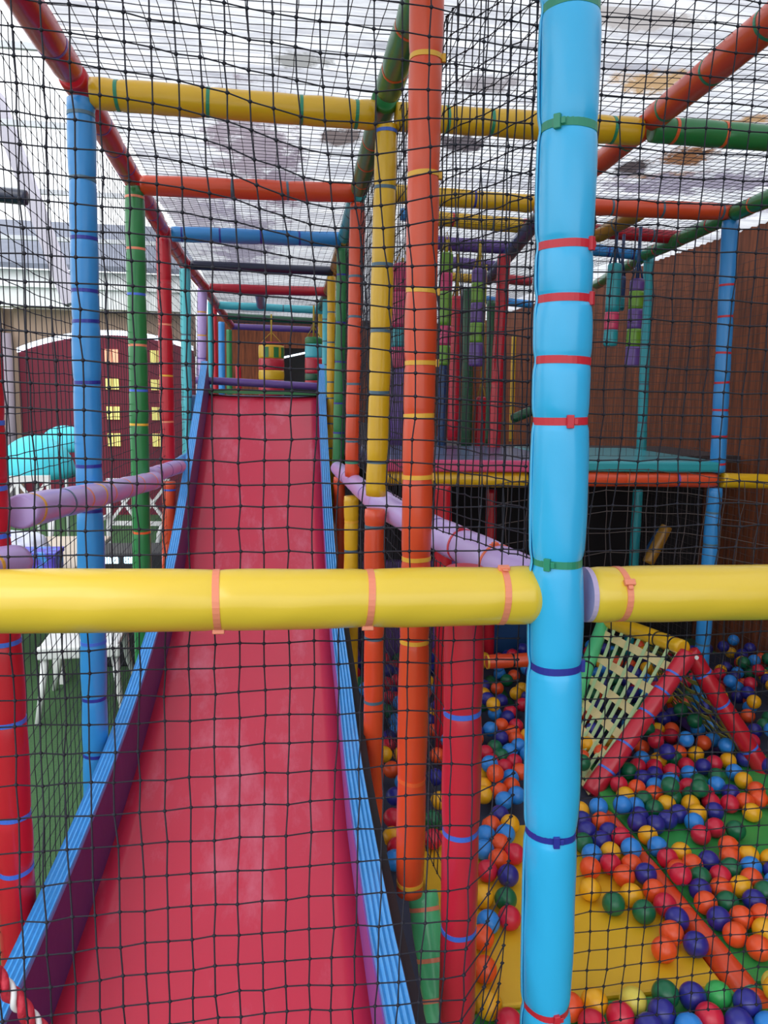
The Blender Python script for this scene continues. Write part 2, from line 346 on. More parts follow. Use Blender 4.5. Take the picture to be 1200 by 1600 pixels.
# garden furniture
wp = mat('white_plastic', (226,226,226), .4)
def garden_chair(loc, rz, label, lattice=True):
    e = empty('garden_chair' if lattice else 'garden_stool', loc, label, 'chair' if lattice else 'stool', None); e.rotation_euler = (0,0,rz)
    s = MB(); s.box((-.22,-.20,.40),(.22,.22,.43)); s.box((-.23,-.22,.36),(.23,-.19,.43)); bevel(s.build('seat', wp, e), .01)
    for x in (-1,1):
        for y, sp in ((-1,.05),(1,.07)):
            l = MB(); l.tube([(x*.19,y*.17,.40),(x*.21,y*.19,.2),(x*(.19+sp),y*(.17+sp),0)], [.026,.02,.016], 8); l.build('leg', wp, e, smooth=True)
        if not lattice: continue
        ar = MB(); ar.tube([(x*.22,-.17,.41),(x*.25,-.18,.60),(x*.25,-.10,.64),(x*.24,.15,.64),(x*.20,.22,.66)], .016, 8); ar.build('armrest', wp, e, smooth=True)
    if not lattice: return e
    bk = MB(); bk.bar((-.21,.22,.42),(-.21,.27,.90),.03,.03,Vector((0,1,0))); bk.bar((.21,.22,.42),(.21,.27,.90),.03,.03,Vector((0,1,0)))
    bk.bar((-.225,.27,.90),(.225,.27,.90),.03,.045); bk.bar((-.21,.245,.60),(.21,.245,.60),.025,.03)
    for x0,x1 in ((-.2,0),(0,.2)):
        bk.bar((x0,.245,.61),(x1,.268,.88),.02,.028,Vector((0,1,0))); bk.bar((x1,.245,.61),(x0,.268,.88),.02,.028,Vector((0,1,0)))
    bk.bar((0,.245,.6),(0,.268,.88),.02,.024,Vector((0,1,0)))
    bk.build('backrest', wp, e)
    return e
ch_ = garden_chair((-.90,3.80,0), .05, 'white plastic garden seat under the yellow beam, curved legs on the green turf', False)
ch_.scale = (.80,.95,.86)
garden_chair((-.98,5.45,0), -.1, 'white lattice-backed garden chair behind the blue padded post')
garden_chair((-1.78,5.62,0), .2, 'white lattice-backed garden chair beyond the table')
garden_chair((-2.35,4.9,0), 1.2, 'white garden chair left of the table, seen end on')
tw = mat('table_top', (206,188,170), .5, var=.08)
e = empty('garden_table', (-1.50,4.62,0), 'beige rectangular garden table among the white chairs', 'table')
s = MB(); s.box((-.45,-.58,.565),(.45,.58,.60)); bevel(s.build('table_top', tw, e), .008)
for x in (-1,1):
    for y in (-1,1): l = MB(); l.bar((x*.38,y*.50,0),(x*.38,y*.50,.565),.05,.05,Vector((0,1,0))); l.build('leg', wp, e)
# black box with lights
e = empty('speaker_box', (-.80,4.5,0), 'black speaker box with bluish lights along its top, beside the green post', 'speaker')
s = MB(); s.box((-.20,-.16,0),(.20,.16,.655)); bevel(s.build('cabinet', mat('black_box',(24,24,28),.5), e), .01)
bl = bpy.data.materials.new('blue_light'); bl.use_nodes = True; q = bl.node_tree.nodes['Principled BSDF']; q.inputs['Emission Color'].default_value = (.45,.8,1,1); q.inputs['Emission Strength'].default_value = 3
for x in (-.09,.04): l = MB(); l.box((x-.05,-.170,.600),(x+.05,-.158,.635)); l.build('light', bl, e)
for x in (-.08,.08): l = MB(); l.tube([(x,-.165,.3),(x,-.17,.3)], .06, 20); l.build('speaker_cone', mat('cone',(55,60,70),.4), e)
pb = mat('patterned_purple', (84,66,190), .5, var=.6, vscale=28, dirt_or_sheen=(60,150,220), dscale=14, dthr=.52)
s = MB(); s.box((-1.30,4.08,.601),(-1.11,4.26,.70)); o = bevel(s.build('gift_box', pb), .006); tag(o, 'blue and purple patterned box below the lilac tube', 'box')
l = MB(); l.box((-1.305,4.075,.69),(-1.105,4.265,.712)); l.build('lid', pb, o)
# plastic bag & folded cloth on the table
def blob(name, c, r, m, label, cat, sc=(1,1,.6), k=9):
    bm = bmesh.new(); bmesh.ops.create_icosphere(bm, subdivisions=4, radius=1)
    for v in bm.verts:
        p = v.co.copy(); f_ = 1+.16*wob(p.x*1.5,p.y*1.5,k,1.3)+.07*math.sin(p.z*9+p.x*7+k)
        v.co = Vector((p.x*sc[0]*r*f_, p.y*sc[1]*r*f_, max(-.55,p.z)*sc[2]*r*f_))
    me = bpy.data.meshes.new(name); bm.to_mesh(me); bm.free()
    mn = min(v.co.z for v in me.vertices)
    o = link(name, me, m, None, (c[0],c[1],c[2]-mn)); return tag(o, label, cat)
blob('plastic_bag', (-1.42,4.55,.60), .15, mat('white_bag',(205,208,228),.35), 'crumpled white plastic bag on the beige table', 'bag')
blob('folded_cloth', (-1.75,4.45,.60), .11, mat('mauve_cloth',(150,120,175),.8), 'mauve cloth bundle on the beige table at the far left', 'cloth', (1,1,.8), 4)
# cyan canopies
cy = mat('cyan_cloth', (70,205,222), .5, var=.08)
def canopy(c, r, h, label):
    e = empty('parasol', (c.x,c.y,0), label, 'parasol'); vs = []; fs = []; N = 40; Mr = 10
    for i in range(Mr+1):
        a_ = i/Mr*math.pi/2
        for k in range(N):
            t_ = 2*math.pi*k/N; sc_ = 1+.04*abs(math.sin(t_*4))*i/Mr
            vs.append((math.cos(t_)*r*math.sin(a_)*sc_, math.sin(t_)*r*math.sin(a_)*sc_, c.z+h*math.cos(a_)**.9))
    for i in range(Mr):
        for k in range(N): fs.append((i*N+k,(i+1)*N+k,(i+1)*N+(k+1)%N,i*N+(k+1)%N))
    o = link('canopy', mesh(vs,fs), cy, e); md = o.modifiers.new('t','SOLIDIFY'); md.thickness = .006
    l = MB(); l.tube([(0,0,0),(0,0,c.z+h*.98)], .015, 10); l.build('pole', wh, e, smooth=True)
    return e
canopy(Vector((-1.90,6.6,.84)), .29, .34, 'bright cyan rounded parasol low behind the lilac tube')
canopy(Vector((-1.86,7.35,1.00)), .22, .23, 'smaller pale cyan parasol behind the larger one')

# ------------------------------------------------------------------ slide (steep top, long flat run-out)
K = .93
prof = [(1.30,.47),(1.39,.465),(1.717,.458),(2.03,.465),(2.34,.482),(2.586,.507),(2.763,.535),(3.059,.582),(3.35,.635),(3.712,.735),(4.126,.915),(4.632,1.158),(5.047,1.375),(5.416,1.56),(5.8,1.775)]
def zr(y): return float(np.interp(y, [a for a,b in prof], [b for a,b in prof]))
def zrs(y): return sum(zr(y+d_) for d_ in (-.2,-.1,0,.1,.2))/5 if 1.5 < y < 5.5 else zr(y)
def xr(y): return float(np.interp(y, [1.39,2.09,2.64,3.05,3.69,4.12,4.85,5.78],[.245,.262,.285,.296,.315,.328,.352,.389]))
sl = empty('slide', (-.1,1.3,0), 'long crimson playground slide with blue rails and purple inner sides', 'slide')
loc0 = Vector(sl.location)
def SC(x,y,z): return Vector((x*K, y*K, 1.54+(z-1.54)*K)) - loc0
ST = [1.155+i*(5.80-1.155)/90 for i in range(91)]
def sweep(prof_fn, name, m, smooth=False, par=sl, cap=True, sts=ST):
    vs = []; fs = []; k = None
    for y in sts:
        ps = prof_fn(y); k = len(ps); vs += [SC(x,y,z) for x,z in ps]
    for i in range(len(sts)-1):
        for j in range(k): fs.append((i*k+j, i*k+(j+1)%k, (i+1)*k+(j+1)%k, (i+1)*k+j))
    if cap: fs.append(tuple(range(k))[::-1]); fs.append(tuple((len(sts)-1)*k+j for j in range(k)))
    return link(name, mesh(vs, fs), m, par, None, smooth)
bedm = mat('slide_bed', (206,42,72), .33, .15, .04, 6, .05, 3, dirt_or_sheen=(224,128,152), dscale=1.6, dthr=.53, dmap=(3.2,1.0,1.0), dsoft=.32)  # pale streaks paint sheen and scuffs into the bed's base colour
def bedp(y):
    z = zrs(y)-.19; xl, xrr = -.447, xr(y)-.045; n_ = 12; top = []
    for i in range(n_+1):
        t_ = i/n_; top.append((xl+(xrr-xl)*t_, z + .014*(2*t_-1)**4))
    return top + [(xrr, z-.035), (xl, z-.035)]
sweep(bedp, 'slide_bed', bedm, True, sts=[y for y in ST if y < 5.72])
railm = mat('slide_rail', (58,150,222), .4, .2, .2, 60, .12, 20)
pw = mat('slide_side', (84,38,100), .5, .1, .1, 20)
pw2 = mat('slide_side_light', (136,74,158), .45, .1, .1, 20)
def railp(x0, x1):
    def f_(y):
        z = zrs(y); a_ = x0(y); b_ = x1(y); w_ = b_-a_; pr = [(a_, z-.016), (a_, z-.004)]
        for i in range(9): pr.append((a_+w_*(.04+.92*i/8), z - (.004 if i % 2 else 0)))
        pr += [(b_, z-.004), (b_, z-.016)]
        return pr[::-1]
    return f_
o = sweep(railp(lambda y:-.503, lambda y:-.457), 'rail', railm); 
o = sweep(railp(lambda y:xr(y)-.05, lambda y:xr(y)), 'rail', railm)
sweep(lambda y: [(-.495,zrs(y)-.017),(-.459,zrs(y)-.017),(-.437,zrs(y)-.215),(-.437,zrs(y)-.225),(-.495,zrs(y)-.225)], 'side_wall', pw)
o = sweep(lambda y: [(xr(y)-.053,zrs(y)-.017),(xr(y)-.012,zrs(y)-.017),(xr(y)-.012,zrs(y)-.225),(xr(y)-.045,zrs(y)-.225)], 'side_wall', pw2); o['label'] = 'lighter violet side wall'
sweep(lambda y: [(xr(y)+.004,zrs(y)-.03),(xr(y)+.026,zrs(y)-.034),(xr(y)+.026,zrs(y)-.062),(xr(y)+.004,zrs(y)-.062)], 'edge_trim', mat('black_rubber',(30,30,36),.6), sts=[y for y in ST if y < 3.7])
g = MB(); g.bar(SC(-.447,5.70,zr(5.7)-.165), SC(.335,5.70,zr(5.7)-.165), .05, .02); g.build('green_lip', V['green'], sl)['label'] = 'green strip across the top of the slide'
g = MB()
for yy in (2.0,3.0,4.1,5.2):
    for x_ in (-.40,.16):
        g.bar(SC(x_,yy,1.54-1.54/K), SC(x_,yy,zrs(yy)-.2), .04, .04, Vector((0,1,0)))
g.build('support', mat('steel',(90,92,98),.5,metal=.6), sl)
# platform behind slide
g = MB(); g.box((-.58,5.46,1.42),(.56,9.98,1.53)); tag(bevel(g.build('platform', V['dblue']), .01), 'dark blue padded landing at the top of the slide', 'platform')

# ------------------------------------------------------------------ frame: posts and beams
def vert(name, x, y, z0, z1, r, c, label, ties=(), x1=None, **k):
    return pad(name, (x,y,z0), (x if x1 is None else x1,y,z1), r, V[c], label, 'post', ties, **k)
def even(nn, c, head=None, o=.06):
    return [((i+.5)/nn+rnd.uniform(-o,o)/nn, c) if head is None else ((i+.5)/nn, c, head) for i in range(nn)]
def pixties(p, q, us, axis):  # ties at heights (posts) or at x (beams)
    p = Vector(p); q = Vector(q); return [((h-p[axis])/(q[axis]-p[axis]),)+tuple(rest) for h, *rest in us]
# front sky blue post
p = P(851,1680,Y=1.22); q = P(894,-60,Y=1.22)
pad('padded_post', p, q, .047, V['sky'], 'thick sky blue padded post in the foreground, crossing the yellow beam', 'post',
    pixties(p, q, [(2.129,'green'),(1.956,'green',138),(1.782,'red',222),(1.70,'red',232),(1.603,'red'),(1.507,'red',178),(1.27,'green',138),(1.088,'navy',255),(.78,'navy',172),(.43,'red',184)], 2), tie_w=.0062, amp=1.25, n=40)
fp_ = COL.objects['padded_post']; vs = []; fs = []; d_ = (q-p).normalized(); L_ = (q-p).length; Nn = 300
tz = [(h_-p.z)/(q.z-p.z) for h_ in (2.129,1.956,1.782,1.70,1.603,1.507,1.27,1.088,.78,.43)]
for i in range(Nn+1):
    s_ = i/Nn; k2 = sum(math.exp(-((s_-t_)*L_/.012)**2) + .5*math.exp(-((s_-t_)*L_/.05)**2) for t_ in tz)
    for th in (1.22,1.30,1.40,1.50,1.56):
        rr = .0482*(1-.062*k2) + (.0002 if th in (1.22,1.56) else .0012); vs.append(d_*(s_*L_) + (Vector((0,1,0))*math.cos(th)+Vector((-1,0,0))*math.sin(th))*rr)
for i in range(Nn):
    for k_ in range(4): fs.append((i*5+k_, i*5+k_+1, (i+1)*5+k_+1, (i+1)*5+k_))
o = link('seam_flap', mesh(vs, fs), mat('vinyl_sky_pale', (80,190,242), .35, .3), fp_); o['label'] = 'paler overlapping seam strip'; md = o.modifiers.new('s','SOLIDIFY'); md.thickness = .0012
# front yellow beams
p = P(-140,942,Y=1.24); q = P(838,930,Y=1.24)
pad('padded_beam', p, q, .0505, V['yellow'], 'thick yellow padded beam in the foreground, left of the sky blue post', 'beam',
    [(t_,'salmon',h_) for t_, h_ in ((.462,160),(.708,160),(.935,12))], tie_w=.0056, amp=.7, n=40)
p = P(914,929,Y=1.24); q = P(1330,925,Y=1.24)
o = pad('padded_beam', p, q, .0495, V['yellow'], 'thick yellow padded beam in the foreground, right of the sky blue post', 'beam', [(.115,'salmon',52)], tie_w=.0056, amp=.7, n=40)
g = MB(); c_ = Vector((0,0,0)); g.tube([(-.003,0,0),(.006,0,0)], .048, 30); g.build('foam_end', mat('foam',(190,170,205),.9), o)['label'] = 'pale foam lining showing at the cut end'

# left row (x about -0.5)
vert('padded_post', -.515, 1.52, 0, 1.185, .036, 'red', 'red padded post at the left edge, lower half', pixties((0,0,0),(0,0,1.185),[(1.06,'blue'),(.90,'blue'),(.70,'blue'),(.585,'blue')],2))
vert('padded_post', -.525, 1.52, 1.225, 2.30, .036, 'red', 'red padded post at the left edge, upper half', pixties((0,0,1.225),(0,0,2.30),[(1.27,'blue'),(1.36,'blue'),(1.48,'blue'),(1.66,'blue')],2))
p1 = P(150,1000,Y=2.19); 
def postuv(name, u0, v0, u1, v1, Y, r, c, label, ties=(), z0=None, **k):
    a_ = P(u0,v0,Y=Y); b_ = P(u1,v1,Y=Y)
    if z0 is not None: d_ = (b_-a_)/(b_.z-a_.z); a_ = a_ + d_*(z0-a_.z)
    tt = [((P(u1,t_[0],Y=Y).z-a_.z)/(b_.z-a_.z),)+tuple(t_[1:]) for t_ in ties]
    return pad(name, a_, b_, r, V[c], label, 'post', tt, **k)
postuv('padded_post', 150,1200, 126,155, 2.19, .036, 'blue', 'bright blue padded post in the left row, nearest after the red one', [(180,'slate'),(281,'slate'),(373,'navy'),(455,'navy'),(502,'navy'),(597,'navy'),(727,'navy'),(797,'navy'),(1003,'blue'),(1090,'navy'),(1178,'navy')], z0=0.01)
postuv('padded_post', 222,880, 210,292, 3.17, .037, 'green', 'green padded post in the left row', [(309,'salmon'),(389,'salmon'),(460,'blue'),(540,'salmon'),(610,'blue'),(663,'yellow'),(764,'yellow'),(831,'orange')], z0=0.01)
postuv('padded_post', 263,745, 255,372, 4.1, .036, 'red', 'crimson padded post in the left row, upper half', [(440,'red'),(507,'salmon'),(587,'yellow'),(659,'salmon')])
postuv('padded_post', 264,900, 264,752, 4.1, .036, 'orange', 'orange padded post below the crimson one in the left row', [(765,'blue'),(792,'navy'),(850,'orange')], z0=0.01)
postuv('padded_post', 293,700, 289,420, 5.05, .033, 'aqua', 'turquoise padded post in the left row beside the slide top', [(455,'teal' if 0 else 'green'),(523,'slate'),(572,'slate'),(620,'slate'),(655,'slate')], z0=0.01)
postuv('padded_post', 314,640, 316,450, 6.1, .036, 'lilac', 'lilac padded post at the left of the slide top', [(488,'yellow'),(524,'yellow'),(560,'purple')], z0=1.535)
postuv('padded_post', 330,640, 328,470, 7.0, .020, 'teal', 'thin dark teal post right behind the lilac one', [], z0=1.535)
postuv('padded_post', 337,640, 335,480, 7.45, .026, 'red', 'thin red post between the lilac and small blue posts', even(4,'black'), z0=1.535)
postuv('padded_post', 347,640, 346,503, 8.2, .033, 'blue', 'small blue post far back at the left of the slide top', even(4,'navy'), z0=1.535)
postuv('padded_post', 359,640, 358,515, 9.3, .033, 'green', 'small green post farthest back at the left', even(4,'yellow'), z0=1.535)
postuv('padded_post', 374,640, 372,570, 9.9, .035, 'red', 'short red post against the brown back wall', (), z0=1.535)
# left purple handrail sections
def beamuv(u0,v0,Y0,u1,v1,Y1,r,c,label,ties=(),X=None,cat='beam',name='padded_beam',**k):
    a_ = P(u0,v0,X=Y0[1]) if isinstance(Y0,tuple) else P(u0,v0,Y=Y0)
    b_ = P(u1,v1,X=Y1[1]) if isinstance(Y1,tuple) else P(u1,v1,Y=Y1)
    return pad(name, a_, b_, r, V[c], label, cat, ties, **k)
pad('padded_beam', (-.505,1.18,1.26), (-.475,1.50,1.22), .033, V['lilac'], 'lilac padded rail stub at the very left edge of the picture', 'beam', [(.6,'yellow')])
pad('padded_beam', (-.485,1.56,1.305), (-.465,2.17,1.262), .035, V['lilac'], 'lilac padded rail from the red to the blue left post', 'beam', [(.10,'yellow'),(.45,'slate'),(.70,'salmon'),(.92,'yellow')])
pad('padded_beam', (-.50,2.28,1.247), (-.465,3.17,1.19), .036, V['lilac'], 'lilac padded rail from the blue to the green left post', 'beam', even(4,'salmon'))
pad('padded_beam', (-.50,3.26,1.197), (-.47,4.06,1.168), .036, V['lilac'], 'lilac padded rail from the green to the crimson left post', 'beam', even(3,'purple'))
pad('padded_beam', (-.50,4.15,1.162), (-.48,4.98,1.16), .034, V['blue'], 'pale blue padded rail end against the slide rail', 'beam', even(2,'purple'))

# left top rail, along the depth
LT = [(1.05,-.51),(2.17,-.50),(3.13,-.515),(4.05,-.53),(5.0,-.53),(6.1,-.50),(7.4,-.49),(8.4,-.47),(9.5,-.46)]
nm = ['nearest','second','third','fourth','fifth','sixth','seventh','farthest']
for i in range(8):
    a_, b_ = LT[i], LT[i+1]
    pad('padded_beam', (a_[1],a_[0]+.02,2.335), (b_[1],b_[0]-.02,2.335), .037, V['red' if i != 5 else 'rose'], nm[i]+' section of the red rail along the top left of the frame', 'beam', even(4,'purple' if i < 3 else 'black'))
# centre row posts
postuv('padded_post', 640,1395, 668,-50, 1.56, .0325, 'orange', 'tall orange padded post just right of the slide, ties of yellow', [(t_,'yellow',260) for t_ in (92,275,455,568)]+[(650,'yellow'),(745,'yellow',260),(872,'yellow'),(1000,'yellow'),(1215,'orange'),(1375,'yellow')])
postuv('padded_post', 588,775, 604,195, 2.19, .031, 'gold', 'yellow padded post left of the tall orange one, upper half', [(206,'blue'),(294,'slate'),(415,'slate'),(518,'slate'),(613,'slate'),(721,'slate')])
postuv('padded_post', 583,1215, 586,795, 2.19, .031, 'orange', 'orange padded post standing below the yellow one', [(822,'slate'),(995,'slate'),(1095,'slate')], z0=.0)
postuv('padded_post', 550,745, 559,318, 3.17, .031, 'orange', 'orange padded post between the green and yellow ones, upper half', [(327,'slate'),(433,'slate'),(496,'slate'),(545,'slate'),(600,'slate'),(649,'slate'),(689,'slate'),(722,'green')])
postuv('padded_post', 548,1000, 549,775, 3.17, .031, 'gold', 'yellow padded post low beside the right slide rail', [(815,'yellow'),(860,'slate')], z0=.01)
postuv('padded_post', 528,728, 536,388, 4.08, .031, 'green', 'green padded post right of the slide rail, in the centre row', [(430,'dblue' if 0 else 'navy'),(505,'navy'),(566,'navy'),(630,'navy'),(676,'navy')])
postuv('padded_post', 530,900, 530,745, 4.08, .031, 'orange', 'dark orange padded post under the green centre post', even(0,'red'), z0=.01)
postuv('padded_post', 516,800, 518,432, 5.0, .027, 'gold', 'mustard yellow padded post close to the top of the slide', [(t_,'slate') for t_ in (488,535,597,622,662,700)], z0=.01)
postuv('padded_post', 507,700, 509,468, 6.1, .025, 'aqua', 'turquoise padded post right of the slide top', [(t_,'slate') for t_ in (499,533,570)], z0=1.535)
postuv('padded_post', 499,640, 501,490, 7.3, .022, 'gold', 'thin mustard post farthest back in the centre row', (), z0=1.535)
# centre top rail
CT = [(1.15,.288,'green','nearest'),(2.15,.305,'green','second'),(3.13,.34,'teal','third'),(4.05,.37,'mustard','fourth'),(5.0,.40,'mustard','fifth'),(6.1,.43,'dgreen','sixth'),(7.4,.45,'mustard','seventh'),(9.5,.50,'','')]
for i in range(7):
    a_, b_ = CT[i], CT[i+1]
    pad('padded_beam', (a_[1],a_[0]+.03,2.335), (b_[1],b_[0]-.03,2.335), .036, V[a_[2]], a_[3]+' section of the top rail above the right side of the slide, '+{'green':'green','teal':'teal','mustard':'mustard','dgreen':'dark green'}[a_[2]], 'beam', even(4,'orange' if i < 2 else 'black'))
# lilac diagonal rail right of slide
q0 = Vector((.325,3.60,1.205)); q1 = Vector((.375,2.26,1.205)); q2 = Vector((.47,1.36,1.22))
pad('padded_beam', P(527,731,Y=4.0), P(600,795,Y=2.35), .036, V['lilac'], 'lilac padded rail beside the slide, farther section', 'beam', [(.35,'slate'),(.75,'purple')])
pad('padded_beam', P(594,786,Y=2.42), P(842,914,Y=1.34), .0425, V['lilac'], 'lilac padded rail running back from the sky blue post, nearer section', 'beam', [(.35,'purple'),(.50,'purple'),(.66,'red',10),(.83,'orange',10)])
# red lower post and bits
postuv('padded_post', 713,1640, 727,885, 1.365, .0375, 'rose', 'thick red padded post standing in front of the ball pit, ties of blue', [(1110,'blue'),(1296,'blue'),(1450,'blue'),(1592,'blue')], z0=.0, tie_w=.005)
postuv('padded_post', 692,1000, 692,757, 2.9, .034, 'red', 'red padded post half hidden behind the tall orange post', (), z0=.06)
pad('padded_beam', (.300,2.10,.13), (.290,1.30,.13), .034, V['orange'], 'dark orange padded tube low beside the slide end', 'beam', even(3,'red'))
pad('padded_beam', P(660,1392,Y=1.62), P(694,1640,Y=1.44), .036, V['mint'], 'mint green padded tube sloping down beside the slide end', 'beam', [(.12,'salmon'),(.45,'salmon'),(.70,'salmon'),(.9,'salmon')])

# cross beams over the slide
def xbeam(u0,v0,u1,v1,Y0,Y1,r,c,label,ties=()): return beamuv(u0,v0,Y0,u1,v1,Y1,r,c,label,ties)
xbeam(142,146,586,180, 2.19,2.19, .038,'gold','yellow top cross beam over the slide, nearest to the viewer', [(.09,'green'),(.40,'green'),(.73,'green'),(.93,'green')])
xbeam(618,183,1000,205, 2.19,2.19, .037,'gold','yellow top cross beam right of the centre row, nearest to the viewer', [(.2,'green'),(.38,'green'),(.88,'green')])
xbeam(1018,202,1290,222, 2.19,2.19, .036,'green','green top cross beam at the upper right edge', [(.12,'orange'),(.40,'orange')])
xbeam(220,290,553,301, 3.17,3.17, .037,'orange','orange top cross beam over the slide', [(.42,'slate'),(.68,'slate')])
xbeam(612,303,832,318, 3.17,3.17, .035,'gold','yellow top cross beam behind the tall orange post', [(.25,'slate'),(.58,'navy')])
xbeam(836,320,1140,331, 3.17,3.17, .035,'orange','orange top cross beam ending at the blue right hand post', [(.38,'lilac' if 0 else 'slate'),(.64,'slate'),(.95,'slate')])
xbeam(268,366,532,374, 4.05,4.08, .037,'blue','blue top cross beam over the slide', [(.06,'navy'),(.28,'navy'),(.52,'navy'),(.75,'navy')])
xbeam(660,340,815,352, 3.75,3.75, .034,'gold','second yellow top cross beam behind the tall orange post', [(.3,'red'),(.7,'slate')])
xbeam(817,352,1067,372, 3.75,3.75, .033,'red','red top cross beam at the upper right, left of the outer green rail', [(.5,'navy'),(.8,'slate')])
xbeam(298,414,520,424, 5.03,5.03, .028,'navy','nearly black top cross beam over the slide')
xbeam(328,450,512,456, 6.1,6.1, .036,'red','red top cross beam near the slide top', [(.1,'red'),(.9,'red')])
xbeam(342,477,508,485, 7.2,7.2, .034,'aqua','turquoise top cross beam behind the red one', [(.2,'slate'),(.6,'slate')])
xbeam(352,494,500,502, 8.3,8.3, .034,'dgreen','dark green top cross beam near the back', [(.5,'black')])
xbeam(362,510,500,516, 9.4,9.4, .036,'purple','dark purple top cross beam against the back wall')
pad('padded_beam', (-.09,6.16,2.33), (-.09,7.16,2.33), .038, V['purple'], 'short purple padded tube joining the red and turquoise cross beams', 'beam')
xbeam(306,594,498,604, 5.40,5.40, .026,'purple','purple padded bar across the top of the slide', [(.05,'purple')])
xbeam(625,335,720,342, 4.3,4.3, .033,'blue','blue top cross beam behind the yellow centre post')
xbeam(640,376,800,388, 4.3,4.3, .036,'purple','purple top cross beam in the middle distance')
xbeam(690,408,782,417, 5.2,5.2, .036,'purple','second purple top cross beam, farther back')
xbeam(702,432,742,436, 6.0,6.0, .034,'gold','short yellow top cross beam far back in the middle')
xbeam(762,434,830,440, 5.6,5.6, .034,'red','short red top cross beam left of the sky blue post')
xbeam(755,468,832,476, 6.6,6.6, .034,'blue','short blue top cross beam left of the sky blue post')
xbeam(925,390,1010,399, 4.2,4.15, .032,'blue','blue top cross beam beside the hanging bags on the right', [(.3,'navy'),(.75,'navy')])
beamuv(1000,330,3.3,935,368,3.68,.036,'mustard','short mustard padded tube under the roof right of the sky blue post',[(.5,'slate')])
# right hand rails along the depth
pad('padded_beam', (1.01,1.15,2.335), (1.075,2.19,2.335), .036, V['orange'], 'orange red top rail slanting up to the upper right corner', 'beam', [(.45,'green'),(.68,'green'),(.92,'green')])
pad('padded_beam', (1.078,2.24,2.335), (1.125,3.12,2.335), .034, V['orange'], 'orange red top rail section vanishing behind the sky blue post', 'beam', even(3,'green'))
pad('padded_beam', (1.14,3.22,2.335), (1.45,5.20,2.335), .036, V['dblue'], 'dark blue top rail left of the sky blue post', 'beam', even(4,'black'))
pad('padded_beam', (1.86,1.8,2.335), (1.935,3.14,2.335), .034, V['green'], 'green outer top rail at the right edge, nearer section', 'beam', even(5,'orange'))
pad('padded_beam', (1.95,3.22,2.335), (2.02,4.10,2.335), .034, V['green'], 'green outer top rail right of the blue post, middle section', 'beam', even(3,'red'))
pad('padded_beam', (2.04,4.18,2.335), (2.22,5.20,2.335), .034, V['green'], 'green outer top rail against the brown wall, farther section', 'beam', even(3,'red'))
# right posts
postuv('padded_post', 1121,738, 1141,345, 3.17, .034, 'blue', 'blue padded post on the right in front of the brown wall, upper half', [(t_,'red') for t_ in (446,495,552,598,641,682,725)])
postuv('padded_post', 1098,1010, 1117,762, 3.17, .034, 'blue', 'blue padded post below the platform at the right, lower half', [(t_,'slate') for t_ in (800,850,900,1005)], z0=.06)
postuv('padded_post', 1001,725, 1014,403, 4.12, .028, 'teal', 'teal padded post in front of the brown wall, upper half', [(t_,'slate') for t_ in (470,540,600,660)])
postuv('padded_post', 989,900, 997,765, 4.12, .028, 'teal', 'dark teal padded post below the platform, lower half', (), z0=.06)
postuv('padded_post', 770,735, 788,398, 4.0, .034, 'red', 'red padded post left of the sky blue post, in the middle distance', [(t_,'red') for t_ in (450,520,600,712)])
postuv('padded_post', 764,1000, 768,765, 4.0, .030, 'red', 'dark red padded post under the platform', (), z0=.06)
postuv('padded_post', 728,715, 733,450, 4.6, .034, 'dgreen', 'dark green padded post in the middle distance, behind the red bag', (), z0=1.25)
postuv('padded_post', 765,715, 768,470, 4.9, .030, 'dgreen', 'dark green padded post right behind the purple and green bag', (), z0=1.25)
postuv('padded_post', 798,715, 803,525, 5.2, .016, 'gold', 'thin yellow pole just left of the sky blue post', (), z0=1.25)
postuv('padded_post', 628,700, 632,470, 5.0, .018, 'lilac', 'thin lilac pole behind the yellow and orange posts', (), z0=1.25)
postuv('padded_post', 690,715, 693,560, 4.4, .026, 'dblue', 'dark blue pole under the pink and green bag', (), z0=1.25)
beamuv(800,655,4.4,835,640,4.4,.028,'dgreen','dark green padded stub left of the sky blue post',(),cat='tube')
# platform beams
xbeam(602,745,822,750, 3.17,3.17, .036,'gold','yellow beam along the platform edge, left of the sky blue post', even(5,'yellow'))
xbeam(832,748,1118,750, 3.17,3.17, .033,'orange','orange red beam along the platform edge, right of the sky blue post', [(.25,'slate'),(.5,'orange'),(.78,'purple')])
xbeam(1126,750,1290,755, 3.17,3.17, .033,'gold','yellow beam at mid height by the right edge of the picture', [(.5,'navy')])
xbeam(760,1034,834,1030, 3.3,3.3, .034,'orange','orange beam low at the back of the ball pit', [(.02,'yellow'),(.55,'black')])
g = MB(); g.box((.42,3.16,1.24),(1.30,4.1,1.285)); tag(bevel(g.build('platform_mat', V['dblue']), .012), 'dark blue mat on the raised platform, left part', 'mat')
g = MB(); g.box((.42,3.125,1.235),(1.30,3.157,1.285)); tag(bevel(g.build('platform_edging', V['magenta']), .008), 'pink padded edging of the raised platform', 'edging')
g = MB(); g.box((1.31,3.14,1.237),(1.98,4.08,1.285)); tag(bevel(g.build('platform_mat', V['teal']), .012), 'teal mat on the raised platform, right part', 'mat')
g = MB(); g.box((1.31,4.12,1.20),(2.7,5.0,1.24)) ; g.box((.42,4.12,1.20),(1.30,9.0,1.24)); tag(g.build('platform_deck', mat('deck',(60,50,52),.8)), 'dark deck boards behind the platform mats', 'platform')
g = MB(); g.box((.40,4.55,0),(2.74,4.62,1.19)); tag(g.build('shade_panel', mat('shade_panel_black',(30,26,30),.9)), 'near black panel added as the deep shade under the platform', 'shade_panel')  # added near-black sheet, paints the deep shade under the platform
